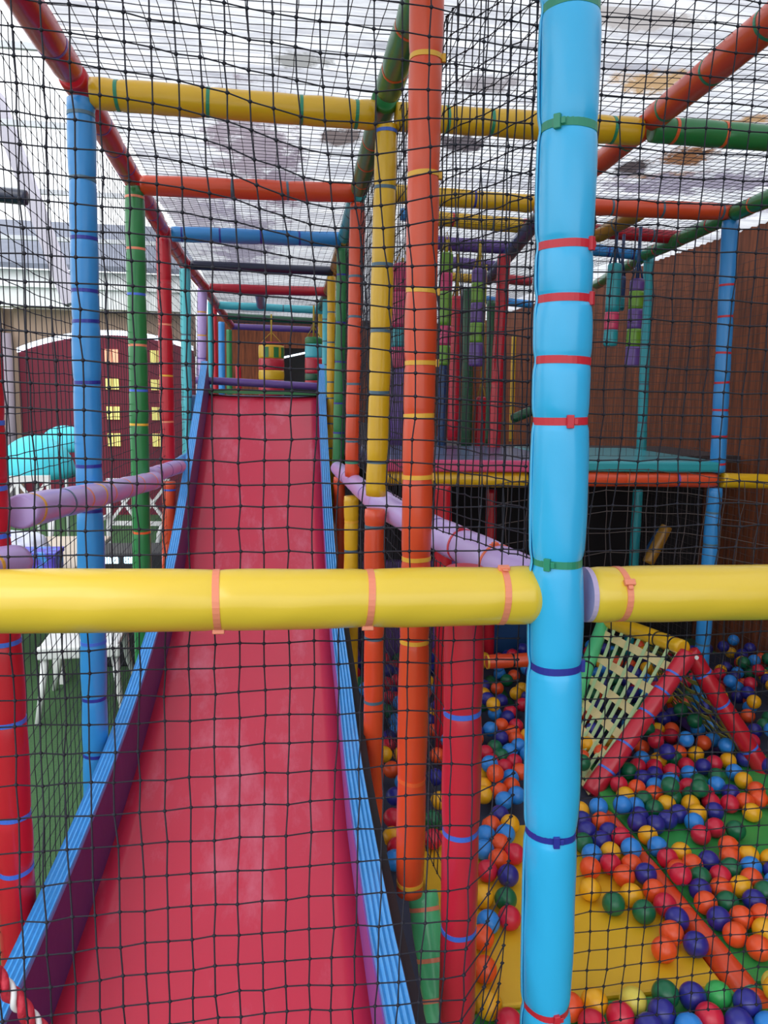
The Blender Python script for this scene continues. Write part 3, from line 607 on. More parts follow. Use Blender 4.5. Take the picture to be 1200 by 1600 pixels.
# pit back panels
g = MB(); g.box((.42,4.02,.06),(1.02,4.08,.66)); tag(bevel(g.build('foam_barrier', V['purple']), .01), 'purple padded panel at the back of the ball pit', 'panel')
g = MB(); g.box((1.03,4.02,.06),(1.75,4.08,.62)); tag(bevel(g.build('foam_barrier', V['dblue']), .01), 'dark blue padded panel at the back of the ball pit', 'panel')
pad('padded_tube', P(765,1062,Y=3.7), P(818,1135,Y=3.35), .034, V['dgreen'], 'dark green padded tube slanting down into the balls', 'tube', [(.5,'black')])
beamuv(1012,880,3.9,1042,822,3.9,.032,'mustard','slanting mustard padded tube in the dark below the platform',(),cat='tube')
beamuv(1012,862,4.0,1032,828,4.0,.02,'dblue','thin dark blue tube behind the mustard one below the platform',(),cat='tube')

# ------------------------------------------------------------------ hanging bags
ropem = mat('rope', (190,160,60), .8)
def bag(c, r, bands, label, rope=None, ztop=2.33, cat='hanging bag'):
    z1 = c.z; e = empty('hanging_bag', (c.x,c.y,ztop), label, cat)
    z = z1
    for i, (h, colr) in enumerate(bands):
        a_ = (0,0,z-ztop); b_ = (0,0,z-h-ztop+.0005); k_ = MB(); nn = 8; pts = []; rs = []
        for j in range(nn+1):
            t_ = j/nn; pts.append((0,0,a_[2]+(b_[2]-a_[2])*t_)); rs.append(r*(1+.03*math.sin(t_*math.pi)))
        if i == 0: pts = [(0,0,a_[2])]+pts; rs = [r*.85]+rs; pts[1] = (0,0,a_[2]-.008)
        if i == len(bands)-1: pts = pts+[(0,0,b_[2])]; rs = rs+[r*.85]; pts[-2] = (0,0,b_[2]+.008)
        k_.tube(pts, rs, 26); o = k_.build('band', V[colr], e, smooth=False)
        for pl in o.data.polygons: pl.use_smooth = len(pl.vertices) == 4
        o['label'] = {'gold':'yellow','rose':'red','dgreen':'dark green','aqua':'turquoise','dblue':'dark blue'}.get(colr,colr)+' band'
        z -= h
    if True:
        k_ = MB(); k_.tube([(0,0,z1-ztop-.01),(0,0,0)], .008, 8); k_.tube([(-r*.8,0,z1-ztop-.005),(0,0,z1-ztop+.10),(r*.8,0,z1-ztop-.005)], .005, 6); k_.build('rope', rope or ropem, e, smooth=True)
    return e
e = bag(P(424,535,Y=7.9), .125, [(.03,'rose'),(.13,'gold'),(.115,'rose'),(.095,'gold'),(.16,'rose')], 'striped red and yellow punching bag hanging behind the slide top')
for k_, cc in ((-.6,'green'),(.55,'green'),(1.5,'green')):
    s_ = MB(); a0 = -math.pi/2+k_*.7; zz = P(424,540,Y=7.9).z-2.33
    vs = []; 
    for j in range(5):
        th = a0+(j-2)*.10; vs += [(math.cos(th)*.131, math.sin(th)*.131, zz-.02),(math.cos(th)*.131, math.sin(th)*.131, zz-.12)]
    fs = [(2*j,2*j+1,2*j+3,2*j+2) for j in range(4)]; s_.add(vs, fs); o = s_.build('patch', V[cc], e); md = o.modifiers.new('s','SOLIDIFY'); md.thickness = .004; o['label'] = 'green patch'
bag(P(490,527,Y=7.0), .075, [(.06,'green'),(.12,'aqua'),(.14,'rose'),(.06,'dgreen'),(.08,'red')], 'green, turquoise and red bag hanging at the right of the slide top')
bag(P(629,412,Y=4.5), .055, [(.16,'magenta'),(.20,'magenta'),(.11,'teal'),(.12,'magenta'),(.45,'purple')], 'magenta and teal bag hanging between the yellow and orange posts')
bag(P(698,395,Y=3.95), .033, [(.10,'lime'),(.09,'magenta'),(.17,'lime'),(.10,'magenta'),(.10,'lime')], 'slim magenta and lime green bag right of the tall orange post')
bag(P(714,463,Y=4.3), .030, [(.80,'rose')], 'long red hanging tube right of the tall orange post')
bag(P(749,420,Y=3.95), .037, [(.07,'purple'),(.10,'lime'),(.10,'purple'),(.10,'lime'),(.12,'purple')], 'purple and lime green bag hanging left of the red middle post')
bag(P(752,620,Y=4.6), .030, [(.33,'red')], 'short red hanging tube below the purple and green bag')
bag(P(961,412,Y=3.5), .032, [(.22,'teal'),(.08,'pink'),(.075,'teal')], 'teal bag with a pink band hanging right of the sky blue post', V['dblue'])
bag(P(971,432,Y=3.62), .022, [(.10,'dblue'),(.06,'teal')], 'small dark blue bag behind the teal one', V['dblue'])
bag(P(996,436,Y=3.45), .032, [(.055,'purple'),(.08,'lime'),(.09,'purple'),(.08,'lime'),(.095,'purple')], 'purple and lime green bag hanging beside the teal post', V['dblue'])

# ------------------------------------------------------------------ climbing A-frame in the pit
ap = P(1076,1022,Y=2.72); fl = P(922,1240,Y=2.56); fr = P(1212,1235,Y=2.60); rb = P(945,968,Y=3.35)
e = empty('climbing_frame', (1.5,2.7,.1), 'red A-shaped climbing frame with cream cargo net in the ball pit', 'climbing frame'); eb = Vector(e.location)
def cpad(p_, q_, r, c, ties, lab=None):
    o = pad('x', p_, q_, r, V[c], '', '', ties, parent=None); 
    for k_ in ('label','category'):
        if k_ in o: del o[k_]
    o.parent = e; o.location = Vector(o.location)-eb; o.name = 'leg' if c in ('rose','red') else 'bar'
    if lab: o['label'] = lab
    return o
cpad(fl, ap+Vector((.0,0,0)), .0365, 'rose', [(.16,'blue'),(.34,'blue'),(.56,'blue'),(.72,'blue'),(.84,'blue')], 'red padded front leg on the left')
cpad(fr, ap+Vector((.02,.03,0)), .0365, 'red', [(.3,'blue'),(.62,'blue'),(.84,'blue')], 'red padded front leg on the right')
cpad(ap+Vector((0,.04,.01)), rb, .034, 'gold', [(.10,'black'),(.28,'black')], 'yellow padded ridge bar')
bl_ = P(872,1165,Z=.12); cpad(rb, bl_, .032, 'mint', [(.4,'black')], 'green padded rear leg')
cpad(P(1058,1118,Y=3.15), P(1190,1222,Y=2.62), .027, 'purple', [(.3,'black'),(.6,'black')], 'purple padded bar')
s_ = MB(); s_.tube([ap+Vector((.012,-.036,-.002))-eb, ap+Vector((.012,-.041,-.002))-eb], .008, 12); s_.build('bolt', wh, e)
cream = mat('cream_webbing', (222,206,150), .8, bump=.2, bscale=150); pale = mat('pale_green_webbing', (184,212,160), .8, bump=.2, bscale=150)
def webbing(A, B, Cc, D, nr, nc, w1, w2, m1, m2, name, lab):
    # A ridge front, B ridge back, Cc foot back, D foot front
    A, B, Cc, D = [Vector(x)-eb for x in (A,B,Cc,D)]; nn = (B-A).cross(D-A).normalized()
    def pt(s, t): return A*(1-s)*(1-t)+B*s*(1-t)+Cc*s*t+D*(1-s)*t - Vector((0,0,.03))*math.sin(math.pi*t)
    fr_ = MB()
    for (a1,b1),(a2,b2) in (((0,0),(1,0)),((1,0),(1,1)),((1,1),(0,1)),((0,1),(0,0))):
        for j in range(10):
            f0, f1 = j/10, (j+1)/10; fr_.bar(pt(a1+(a2-a1)*f0,b1+(b2-b1)*f0), pt(a1+(a2-a1)*f1,b1+(b2-b1)*f1), .016, .004, nn)
    o = fr_.build(name, m1, e); o['label'] = lab
    for i in range(nr):
        t_ = (i+.6)/nr; n_ = nc*4; s1 = MB()
        for j in range(n_):
            o1 = nn*.004*math.sin(j/4*math.pi+i*math.pi); o2 = nn*.004*math.sin((j+1)/4*math.pi+i*math.pi)
            s1.bar(pt(j/n_,t_)+o1, pt((j+1)/n_,t_)+o2, w1, .003, nn)
        s1.build('strap', m1, o)
    for i in range(nc):
        t_ = (i+.5)/nc; n_ = nr*3; s2 = MB()
        for j in range(n_):
            s2.bar(pt(t_,j/n_), pt(t_,(j+1)/n_), w2, .003, nn)
        s2.build('strap', m2, o)['label'] = 'pale green strap' if m2 is pale else 'dark strap'
webbing(ap+Vector((-.02,0,0)), rb, bl_, fl, 6, 9, .036, .020, cream, pale, 'cargo_net', 'cream and pale green woven strap net')
webbing(ap+Vector((.06,.08,-.06)), Vector((rb.x+.2,rb.y,rb.z-.1)), P(1058,1112,Y=3.15), P(1185,1212,Y=2.64), 8, 7, .022, .014, mat('olive_webbing',(150,150,70),.8), mat('dark_webbing',(60,66,60),.8), 'cargo_net', 'olive and dark woven strap net')

# ------------------------------------------------------------------ pit mats and divider
ym = mat('yellow_mat', (226,178,30), .5, .1, .25, 9, .06, 5)
gm = mat('green_mat', (56,158,76), .5, .1, .25, 9, .06, 5)
g = MB(); g.box((.45,1.585,.062),(1.12,2.35,.10)); tag(bevel(g.build('pit_mat', ym), .008), 'yellow padded mat on the ball pit floor', 'mat')
g = MB(); g.box((1.20,1.585,.062),(2.4,2.75,.10)); tag(bevel(g.build('pit_mat', gm), .008), 'green padded mat right of the orange divider tube', 'mat')
g = MB(); g.box((.45,1.30,.062),(2.4,1.575,.10)); tag(bevel(g.build('pit_mat', gm), .008), 'green padded mat along the front of the ball pit', 'mat')
pad('divider_tube', (1.165,1.50,.094), (1.15,2.36,.094), .036, V['orange'], 'orange padded tube lying on the pit floor between the mats', 'tube', [(.05,'green'),(.4,'orange'),(.7,'orange')])

# ------------------------------------------------------------------ balls
BC = dict(r=('red',(206,32,62)), o=('orange',(236,84,36)), y=('yellow',(238,172,24)), l=('light blue',(44,136,222)), d=('dark blue',(44,44,140)), g=('dark green',(18,104,68)), p=('pale yellow',(222,204,84)), m=('bright green',(52,168,84)))
BALLS = "y1.057,2.357,0.132;d1.038,2.296,0.132;l1.116,2.341,0.152;o1.100,2.282,0.133;l1.205,2.345,0.151;l1.263,2.363,0.132;d1.248,2.301,0.132;d1.213,2.248,0.142;g1.323,2.339,0.132;y1.382,2.364,0.132;d1.276,2.243,0.132;d1.335,2.270,0.132;d1.391,2.300,0.132;g1.404,2.388,0.188;y1.469,2.357,0.132;y1.458,2.294,0.132;l1.416,2.242,0.132;r1.397,2.169,0.132;r1.470,2.204,0.132;d1.525,2.299,0.132;g1.531,2.182,0.132;y1.654,2.279,0.132;o1.736,2.363,0.132;r1.610,2.342,0.132;r1.549,2.361,0.132;g1.508,2.372,0.181;o1.673,2.349,0.132;d1.030,2.232,0.132;d1.100,2.218,0.132;d1.054,2.173,0.132;g0.990,2.169,0.132;r1.114,2.158,0.150;y1.220,2.185,0.132;l1.220,2.121,0.132;y1.056,2.109,0.132;l0.992,2.105,0.132;l1.116,2.094,0.151;r1.029,2.051,0.132;o0.959,2.040,0.132;o1.092,2.038,0.132;r1.220,2.057,0.133;y1.279,2.082,0.132;o1.219,1.993,0.134;o1.280,2.018,0.132;r1.195,1.939,0.159;d1.106,1.976,0.142;o1.044,1.989,0.132;y0.916,1.940,0.132;g0.956,1.871,0.132;y1.024,1.902,0.132;g1.026,1.828,0.132;o1.100,1.913,0.132;r1.100,1.849,0.132;d1.101,1.785,0.134;o1.059,1.737,0.132;o1.007,1.681,0.132;d1.100,1.688,0.133;d1.342,2.030,0.132;o1.452,2.098,0.132;o1.421,2.042,0.132;r1.334,1.954,0.132;g1.389,1.986,0.132;g1.270,1.955,0.132;d1.237,1.900,0.132;o1.218,1.839,0.135;g1.283,1.836,0.132;d1.219,1.775,0.133;y1.366,1.899,0.132;o1.302,1.898,0.132;y1.485,2.042,0.132;l1.455,1.985,0.132;o1.421,1.931,0.132;g1.421,1.867,0.132;d1.365,1.835,0.132;o1.284,1.772,0.132;o1.348,1.773,0.132;o1.227,1.711,0.132;y1.317,1.717,0.132;o1.260,1.656,0.132;y1.542,2.014,0.132;l1.479,1.903,0.132;d1.513,1.957,0.132;r1.419,1.800,0.132;y1.776,2.313,0.132;y0.753,1.535,0.132;p0.846,1.526,0.132;r0.721,1.473,0.132;r0.796,1.487,0.132;g0.934,1.538,0.132;d0.996,1.523,0.132;m1.060,1.519,0.132;d0.897,1.485,0.132;r1.001,1.459,0.132;d1.107,1.477,0.142;d1.060,1.435,0.132;l0.938,1.436,0.132;p1.220,1.533,0.133;l1.121,1.416,0.132;y1.189,1.485,0.161;o0.690,1.529,0.132;d0.846,1.447,0.132;o1.505,2.798,0.132;l1.576,2.762,0.132;o1.637,2.741,0.132;y1.700,2.720,0.132;l1.458,2.704,0.132;g1.592,2.693,0.132;y1.518,2.683,0.132;r1.412,2.644,0.132;r1.475,2.631,0.132;g1.359,2.610,0.132;d1.386,2.552,0.132;r1.607,2.630,0.132;d1.669,2.613,0.132;r1.522,2.588,0.132;l1.582,2.565,0.132;d1.446,2.574,0.132;l1.765,2.558,0.132;g1.678,2.535,0.132;y1.762,2.494,0.132;g1.583,2.501,0.132;l1.640,2.473,0.132;l1.483,2.522,0.132;l1.404,2.490,0.132;o1.329,2.483,0.132;r1.462,2.462,0.132;r1.525,2.473,0.132;g1.429,2.407,0.132;r1.566,2.424,0.132;d1.658,2.412,0.132;o1.765,2.420,0.132;o1.372,2.435,0.132;y1.262,2.437,0.132;r1.275,2.517,0.132;g1.316,2.403,0.132;g1.503,2.413,0.132;r1.620,2.892,0.132;y1.656,2.953,0.132;r1.684,2.888,0.132;d1.718,2.834,0.132;o1.981,3.056,0.132;l1.917,2.976,0.132;l2.012,3.200,0.132;l0.931,3.036,0.132;o0.990,3.068,0.132;d0.951,2.948,0.132;r1.052,3.056,0.132;o1.017,2.992,0.132;g0.899,2.861,0.132;l1.001,2.865,0.132;l0.951,2.824,0.132;g0.902,2.783,0.132;r0.849,2.818,0.132;r0.850,2.746,0.132;r0.940,2.732,0.132;r0.888,2.694,0.132;y0.829,2.670,0.132;l0.806,2.619,0.187;o0.937,2.653,0.132;l0.886,2.610,0.132;y0.769,2.561,0.132;o0.809,2.556,0.182;o0.870,2.548,0.132;l0.869,2.484,0.132;y0.776,2.634,0.132;l0.824,2.592,0.132;y0.752,2.499,0.132;o0.814,2.516,0.132;l0.813,2.452,0.132;d0.770,2.363,0.132;o0.723,2.302,0.132;y0.787,2.302,0.132;l0.688,2.248,0.132;l0.755,2.247,0.132;o0.720,2.193,0.132;l0.661,2.168,0.132;r0.750,2.136,0.132;o0.691,2.112,0.132;r0.640,2.061,0.132;d0.697,2.032,0.132;y0.596,1.946,0.132;g0.657,1.927,0.132;l0.580,1.838,0.132;r0.643,1.848,0.132;o0.548,1.782,0.132;o0.522,1.670,0.132;y0.502,1.557,0.132;r0.532,1.500,0.132;r0.402,2.386,0.132;y0.384,2.274,0.132;r0.389,2.211,0.132;l0.371,2.146,0.132;d0.432,2.525,0.132;y0.585,2.478,0.132;g0.536,2.358,0.132;r0.513,2.246,0.132;d0.605,2.647,0.132;g1.995,3.297,0.132;o1.540,3.332,0.132;o2.338,3.328,0.132;l0.619,3.007,0.132;g2.370,2.885,0.132;r1.729,2.636,0.132;o2.467,2.897,0.132;l2.480,2.772,0.132;r1.177,2.909,0.132;g2.157,2.948,0.132;y1.070,2.955,0.132;r1.416,2.772,0.132;l1.169,3.689,0.132;d2.425,3.666,0.132;y1.394,2.850,0.132;y0.480,3.581,0.132;g1.180,3.165,0.132;r1.072,3.204,0.132;r0.574,3.414,0.132;l0.520,3.056,0.132;o0.845,2.951,0.132;o2.094,3.306,0.132;d1.296,2.622,0.132;g2.501,3.572,0.132;l2.167,2.685,0.132;d0.787,3.591,0.132;g1.177,3.591,0.132;d0.474,3.255,0.132;y1.445,2.888,0.132;y2.063,3.119,0.132;d1.792,3.530,0.132;o2.416,2.965,0.132;d1.880,3.594,0.132;l2.510,2.716,0.132;d0.569,2.889,0.132;d1.649,3.486,0.132;o2.265,3.211,0.132;d1.348,2.742,0.132;o1.945,2.767,0.132;o0.687,2.615,0.132;r1.293,3.208,0.132;l0.911,3.258,0.132;d2.240,3.693,0.132;d0.482,3.000,0.132;o2.445,3.165,0.132;o2.148,3.053,0.132;o1.223,2.737,0.132;r1.155,3.280,0.132;l1.613,3.602,0.132;l1.681,3.646,0.132;y0.442,2.851,0.132;o0.451,2.722,0.132;d2.081,2.902,0.132;l2.214,3.138,0.132;g1.420,3.280,0.132;g0.434,3.625,0.132;y2.002,2.983,0.132;o1.874,3.214,0.132;g2.074,2.567,0.132;l1.795,3.694,0.132;g2.232,3.020,0.132;y2.198,2.629,0.132;l2.310,3.385,0.132;r2.145,3.253,0.132;r2.546,3.724,0.132;o1.788,2.813,0.132;o1.917,3.743,0.132;r0.747,3.047,0.132;d1.874,2.660,0.132;g0.966,3.295,0.132;y1.236,3.094,0.132;o0.650,2.818,0.132;o1.720,2.950,0.132;y1.170,3.417,0.132;l1.674,3.171,0.132;l0.480,2.626,0.132;l1.434,3.617,0.132;l0.812,3.104,0.132;r2.013,3.532,0.132;o1.097,3.492,0.132;d1.937,2.590,0.132;l2.493,3.031,0.132;g0.544,2.984,0.132;l1.846,2.839,0.132;d0.982,3.422,0.132;y0.508,2.842,0.132;o1.359,3.550,0.132;o1.075,2.651,0.132;d2.241,3.270,0.132;o1.310,2.979,0.132;o2.363,3.421,0.132;y0.698,3.215,0.132;l1.015,2.790,0.132;y1.217,3.473,0.132;d0.542,2.706,0.132;r0.473,2.936,0.132;l2.438,3.582,0.132;d0.751,3.293,0.132;l0.654,3.504,0.132;r2.229,2.702,0.132;d0.864,3.021,0.132;r2.151,3.521,0.132;l1.262,3.292,0.132;o1.411,3.123,0.132;o0.418,3.002,0.132;d0.448,3.526,0.132;g1.424,3.009,0.132;d2.386,3.529,0.132;g0.845,3.474,0.132;y2.020,2.636,0.132;o2.202,3.375,0.132;g0.598,3.130,0.132;o1.938,3.214,0.132;d0.565,3.691,0.132;o1.296,3.424,0.132;o1.011,2.928,0.132;g0.640,3.357,0.132;d1.933,3.514,0.132;o2.271,3.593,0.132;g1.205,2.799,0.132;r0.929,3.468,0.132"
protos = {}
def ballmesh(c):
    bm = bmesh.new(); bmesh.ops.create_uvsphere(bm, u_segments=28, v_segments=18, radius=.032)
    for v in bm.verts:
        if abs(v.co.z) < .0015: v.co.x *= 1.012; v.co.y *= 1.012
    me = bpy.data.meshes.new('ball'); bm.to_mesh(me); bm.free(); me.shade_smooth()
    me.materials.append(mat('ball_'+BC[c][0].replace(' ','_'), BC[c][1], .38, .1, .03, 90)); return me
src = {}
SPECIAL = {48: 'dark green ball on the yellow mat, left of the two dark green ones there', 50: 'dark green ball on the yellow mat, right of the two dark green ones there', 55: 'orange ball resting farthest forward on the yellow mat', 56: 'dark blue ball leaning against the orange divider tube, nearest the viewer', 47: 'yellow ball at the back edge of the yellow mat beside the sky blue post', 32: 'single yellow ball among dark blue ones at the near end of the green mat'}
items = BALLS.split(';')
for i, it in enumerate(items):
    c = it[0]; x, y, z = map(float, it[1:].split(','))
    if c not in src:
        o = bpy.data.objects.new('pit_ball', ballmesh(c)); COL.objects.link(o); src[c] = o
    else:
        o = src[c].copy(); COL.objects.link(o)
        for k_ in ('label','category','group'):
            if k_ in o: del o[k_]
    o.location = (x,y,z); o.rotation_euler = (rnd.random()*3, rnd.random()*3, rnd.random()*3)
    if i in SPECIAL: o['label'] = SPECIAL[i]
    else: o['label'] = 'loose %s plastic ball among the many in the ball pit' % BC[c][0]
    o['category'] = 'ball'; o['group'] = '%s balls in the ball pit' % BC[c][0]

MORE = "d1.674,3.235,0.187;d1.736,3.311,0.132;r1.795,3.267,0.132;r2.283,3.467,0.132;d2.390,2.668,0.132;d1.744,3.064,0.132;l0.487,3.318,0.132;r0.421,3.772,0.132;l2.616,3.259,0.187;l1.830,2.719,0.162;r1.165,2.739,0.187;r2.004,2.803,0.132;d1.510,3.252,0.132;l2.627,3.312,0.132;r0.421,3.966,0.162;r1.303,2.907,0.132;r0.898,3.965,0.162;o0.724,3.752,0.187;o0.979,3.732,0.132;d1.290,3.554,0.187;y0.954,3.929,0.187;d0.575,3.639,0.187;o0.715,3.398,0.162;d2.616,3.832,0.132;d0.468,3.929,0.132;r1.117,2.711,0.132;l2.071,3.844,0.132;d1.354,3.805,0.132;l1.820,3.399,0.187;r1.784,3.412,0.132;g2.645,3.490,0.187;d2.513,3.069,0.187;y1.632,3.249,0.132;g1.497,3.438,0.132;y2.167,2.774,0.187;g1.244,3.839,0.132;g1.581,3.452,0.162;l1.536,3.885,0.132;y0.981,3.170,0.187;r0.721,2.905,0.162;l1.926,3.327,0.187;g1.213,3.002,0.132;r1.017,3.666,0.132;g0.678,3.958,0.132;r1.853,3.348,0.162;y0.867,3.551,0.187;y2.360,2.755,0.132;y1.623,3.949,0.162;d2.337,3.858,0.162;y1.408,2.733,0.187;g0.499,3.203,0.162;d0.735,3.692,0.132;d1.581,3.845,0.187;d1.964,3.407,0.132;d1.070,3.336,0.132;y2.452,3.319,0.162;y2.559,3.533,0.132;d2.589,3.777,0.162;d1.341,3.297,0.132;y1.448,3.886,0.187;l1.524,2.955,0.162;d2.516,3.845,0.187;r0.710,3.878,0.132;d1.808,3.103,0.132;g0.695,3.614,0.162;y1.128,3.848,0.162;o2.656,2.917,0.132;r1.500,3.712,0.132;o1.794,3.656,0.187;d2.496,3.967,0.132;r2.551,2.704,0.187;l1.152,3.660,0.187;r0.857,3.171,0.132;d1.998,3.710,0.187;o2.163,3.632,0.187;l2.536,2.936,0.162;g1.293,3.345,0.187;y1.798,2.651,0.132;d2.449,2.961,0.187;g2.649,3.392,0.187;d2.522,3.146,0.187;l2.337,3.939,0.132;d1.362,3.906,0.187;g1.608,3.045,0.187;r1.336,3.481,0.187;r2.040,3.411,0.162;y0.921,3.705,0.187;o2.039,3.895,0.187;r2.249,3.951,0.132;r1.441,3.469,0.132;d2.065,3.916,0.132;y2.420,2.775,0.162;r0.508,3.815,0.132;d1.422,3.711,0.132;l0.998,3.197,0.132;y2.293,2.829,0.162;y1.528,3.565,0.162;l0.910,3.819,0.162;d2.478,3.394,0.162;r1.315,3.052,0.132;g1.730,3.541,0.132;r1.681,3.757,0.132;g1.691,3.360,0.132;y0.742,3.482,0.187;l1.303,3.660,0.162;g2.470,3.583,0.187;r0.429,3.095,0.187;y1.362,3.193,0.132;g2.640,3.628,0.187;o0.677,3.039,0.132;l1.506,3.781,0.187;g2.154,3.701,0.132;l2.419,3.877,0.187;d0.972,3.232,0.187;o2.260,2.622,0.132;r0.606,3.563,0.162;d1.354,3.693,0.132;l1.914,3.976,0.132;g0.735,2.721,0.187;r2.279,3.935,0.187;y2.014,3.795,0.187;d2.312,3.784,0.132;d1.681,3.905,0.162;d0.627,3.745,0.132;d1.321,2.865,0.187;l0.698,2.834,0.187;g1.377,3.872,0.132;d1.816,3.873,0.187;g2.620,3.572,0.132;r1.187,3.070,0.187;y0.879,3.378,0.162;d1.210,3.366,0.132;r0.480,3.392,0.132;o1.233,3.651,0.132;r2.237,3.433,0.187;d1.924,3.038,0.187;l0.505,3.493,0.132;l1.764,3.925,0.187;y1.817,3.180,0.187;g1.800,3.023,0.187;r2.385,3.820,0.132;r0.963,3.768,0.187;d0.656,3.267,0.132;r0.641,3.849,0.132;r1.710,3.820,0.187;l2.051,3.023,0.132;g1.310,3.729,0.162;y2.512,3.298,0.187;g1.034,3.927,0.187;r0.799,3.185,0.162;g0.860,3.586,0.132;d1.903,3.127,0.132;d1.040,3.527,0.132;d1.406,3.957,0.132;d0.436,3.854,0.162;y2.634,2.844,0.132;r2.473,3.466,0.187;d1.503,3.056,0.132;d2.148,3.428,0.132;d0.823,3.807,0.132;d1.531,2.644,0.187;r0.541,3.468,0.187;l1.536,3.661,0.132;l1.666,2.744,0.187;y2.596,3.892,0.132;y1.316,3.273,0.187;r2.041,3.661,0.132;g1.648,3.323,0.162;l1.618,3.755,0.187;d0.570,3.518,0.132;l1.837,2.939,0.132;g1.155,3.141,0.187;y0.775,3.001,0.187;d1.029,3.861,0.187;y1.092,3.772,0.162;r1.232,3.918,0.132;d1.811,3.473,0.187;r1.275,3.816,0.187;r1.586,2.919,0.187;y1.978,3.594,0.132;y1.078,3.715,0.187;y2.076,3.160,0.187;o0.984,3.594,0.162;d1.362,3.392,0.132;y1.264,2.790,0.162;y2.528,3.416,0.132;g0.571,2.853,0.187;o1.297,3.006,0.187;d1.292,3.954,0.132;o2.361,3.004,0.187;d2.228,3.184,0.187;l2.235,3.337,0.187;l0.537,3.164,0.132;d2.632,2.767,0.187;o1.294,2.715,0.162;o1.596,3.678,0.132;g1.800,2.909,0.187;l2.075,2.785,0.187;l0.760,3.887,0.187;y2.073,3.970,0.162;y2.228,2.961,0.187;r0.582,3.812,0.187;r1.463,3.547,0.187;g1.181,2.641,0.162;g1.895,3.906,0.132;y2.069,3.561,0.162;g0.868,3.667,0.132;l0.564,3.230,0.187;d1.043,3.148,0.132;y1.893,2.762,0.187;l0.769,3.528,0.132;g1.553,2.852,0.187;l2.643,3.948,0.187;g0.569,3.977,0.187;r0.740,3.123,0.187;g0.607,3.629,0.132;g2.181,3.566,0.162;l2.057,3.723,0.132;d1.739,3.966,0.132;d0.728,2.762,0.132;r0.444,3.182,0.132;o2.292,2.687,0.132;r1.749,3.128,0.132;l0.890,3.763,0.132;y1.131,3.066,0.132;l0.432,3.409,0.187;l0.893,3.874,0.187;l1.739,3.236,0.187;d0.683,3.146,0.132;l1.692,3.570,0.187;y0.988,3.351,0.162;o1.243,2.886,0.162;y1.213,3.336,0.187;o2.652,3.702,0.162;r1.087,2.768,0.162;d0.834,3.870,0.162;y2.191,3.080,0.187;l2.546,3.608,0.187;g2.370,2.819,0.132;d2.654,3.096,0.187;d2.128,2.653,0.187;g2.319,3.078,0.162;y2.512,3.661,0.162;g1.673,3.092,0.187;y1.905,3.552,0.187;r2.317,3.297,0.187;r1.534,2.742,0.187;r0.533,3.352,0.162;y2.277,2.939,0.132;g1.863,3.260,0.187;g1.815,3.960,0.132;d2.553,3.015,0.162;y1.730,3.691,0.162;d1.871,3.663,0.132;d2.649,3.801,0.187;y2.368,3.625,0.132;g1.481,3.239,0.187;g2.432,3.131,0.187;d1.946,2.968,0.187;g2.197,3.875,0.187"
mats = list('royldg'); bm = bmesh.new(); bmesh.ops.create_uvsphere(bm, u_segments=16, v_segments=10, radius=.032)
tv = [v.co.copy() for v in bm.verts]; tf = [[v.index for v in f.verts] for f in bm.faces]; bm.free()
g = MB(); mi = []
for it in MORE.split(';'):
    c0 = Vector(tuple(map(float, it[1:].split(',')))); g.add([v+c0 for v in tv], tf); mi += [mats.index(it[0])]*len(tf)
me = mesh(g.v, g.f); me.name = 'pit_balls'; me.polygons.foreach_set('material_index', mi); me.shade_smooth()
for c in mats: me.materials.append(src[c].data.materials[0])
o = bpy.data.objects.new('pit_balls', me); COL.objects.link(o); tag(o, 'mass of mixed small balls filling the back of the ball pit', 'balls', None, 'stuff')

# ------------------------------------------------------------------ nets
nm_ = mat('net_cord', (24,22,38), .7)
nm2 = mat('net_cord_faded', (78,66,66), .8)
c_ = .0405
# front net, left of the sky blue post
def fn1(x, z):
    s_ = max(0, (z-1.3))/1.0; mid = math.exp(-((x-.05)/.28)**2)
    dz = -.075*s_*(x+.5) - .05*math.exp(-((x-.12)/.16)**2)*math.exp(-((z-1.95)/.16)**2) + .006*wob(x,z,1,2)
    dx = .03*s_*math.sin((z-1.2)*5)*math.exp(-((x-.15)/.25)**2) + .007*wob(x,z,5,1.6) + .012*math.exp(-((z-1.0)/.5)**2)*math.sin(x*4)
    k_ = min(1, max(0, (1.1-z)/.5)); k_ = k_*k_*(3-2*k_)*min(1, max(0, (.455-x)/.09))
    return ((x+dx)*(1-.15*k_), 1.300 - .22*k_ + .01*wob(x,z,2)*(z>1.3 or z<1.1), z+dz)
xs_ = np.arange(-.62,.452,c_); zs_ = np.arange(.30,2.35,c_)
def jit(G, a_, seed):
    r_ = np.random.RandomState(seed); G = G.copy(); G += (r_.rand(*G.shape)-.5)*a_*.7; return G
net('safety_net', jit(grid(fn1, xs_, zs_), .006, 1), .0026, nm_, 'black knotted net hanging in front of the slide', kn=3.1)
def fn2(x, z):
    s_ = max(0,(1.25-abs(z-1.2))); 
    pull = .03*math.exp(-((z-1.3)/.08)**2)*math.sin(x*9)
    return (x+.006*wob(x,z,9,2)+pull*.5, 1.302+.008*wob(x,z,3), z-.02*(x-.9)*0+.007*wob(x,z,4,1.5))
xs_ = np.arange(.505,1.28,.038); zs_ = np.arange(.30,2.35,c_)
net('safety_net', jit(grid(fn2, xs_, zs_), .006, 2), .0025, nm_, 'black knotted net hanging right of the sky blue post', kn=3.1)
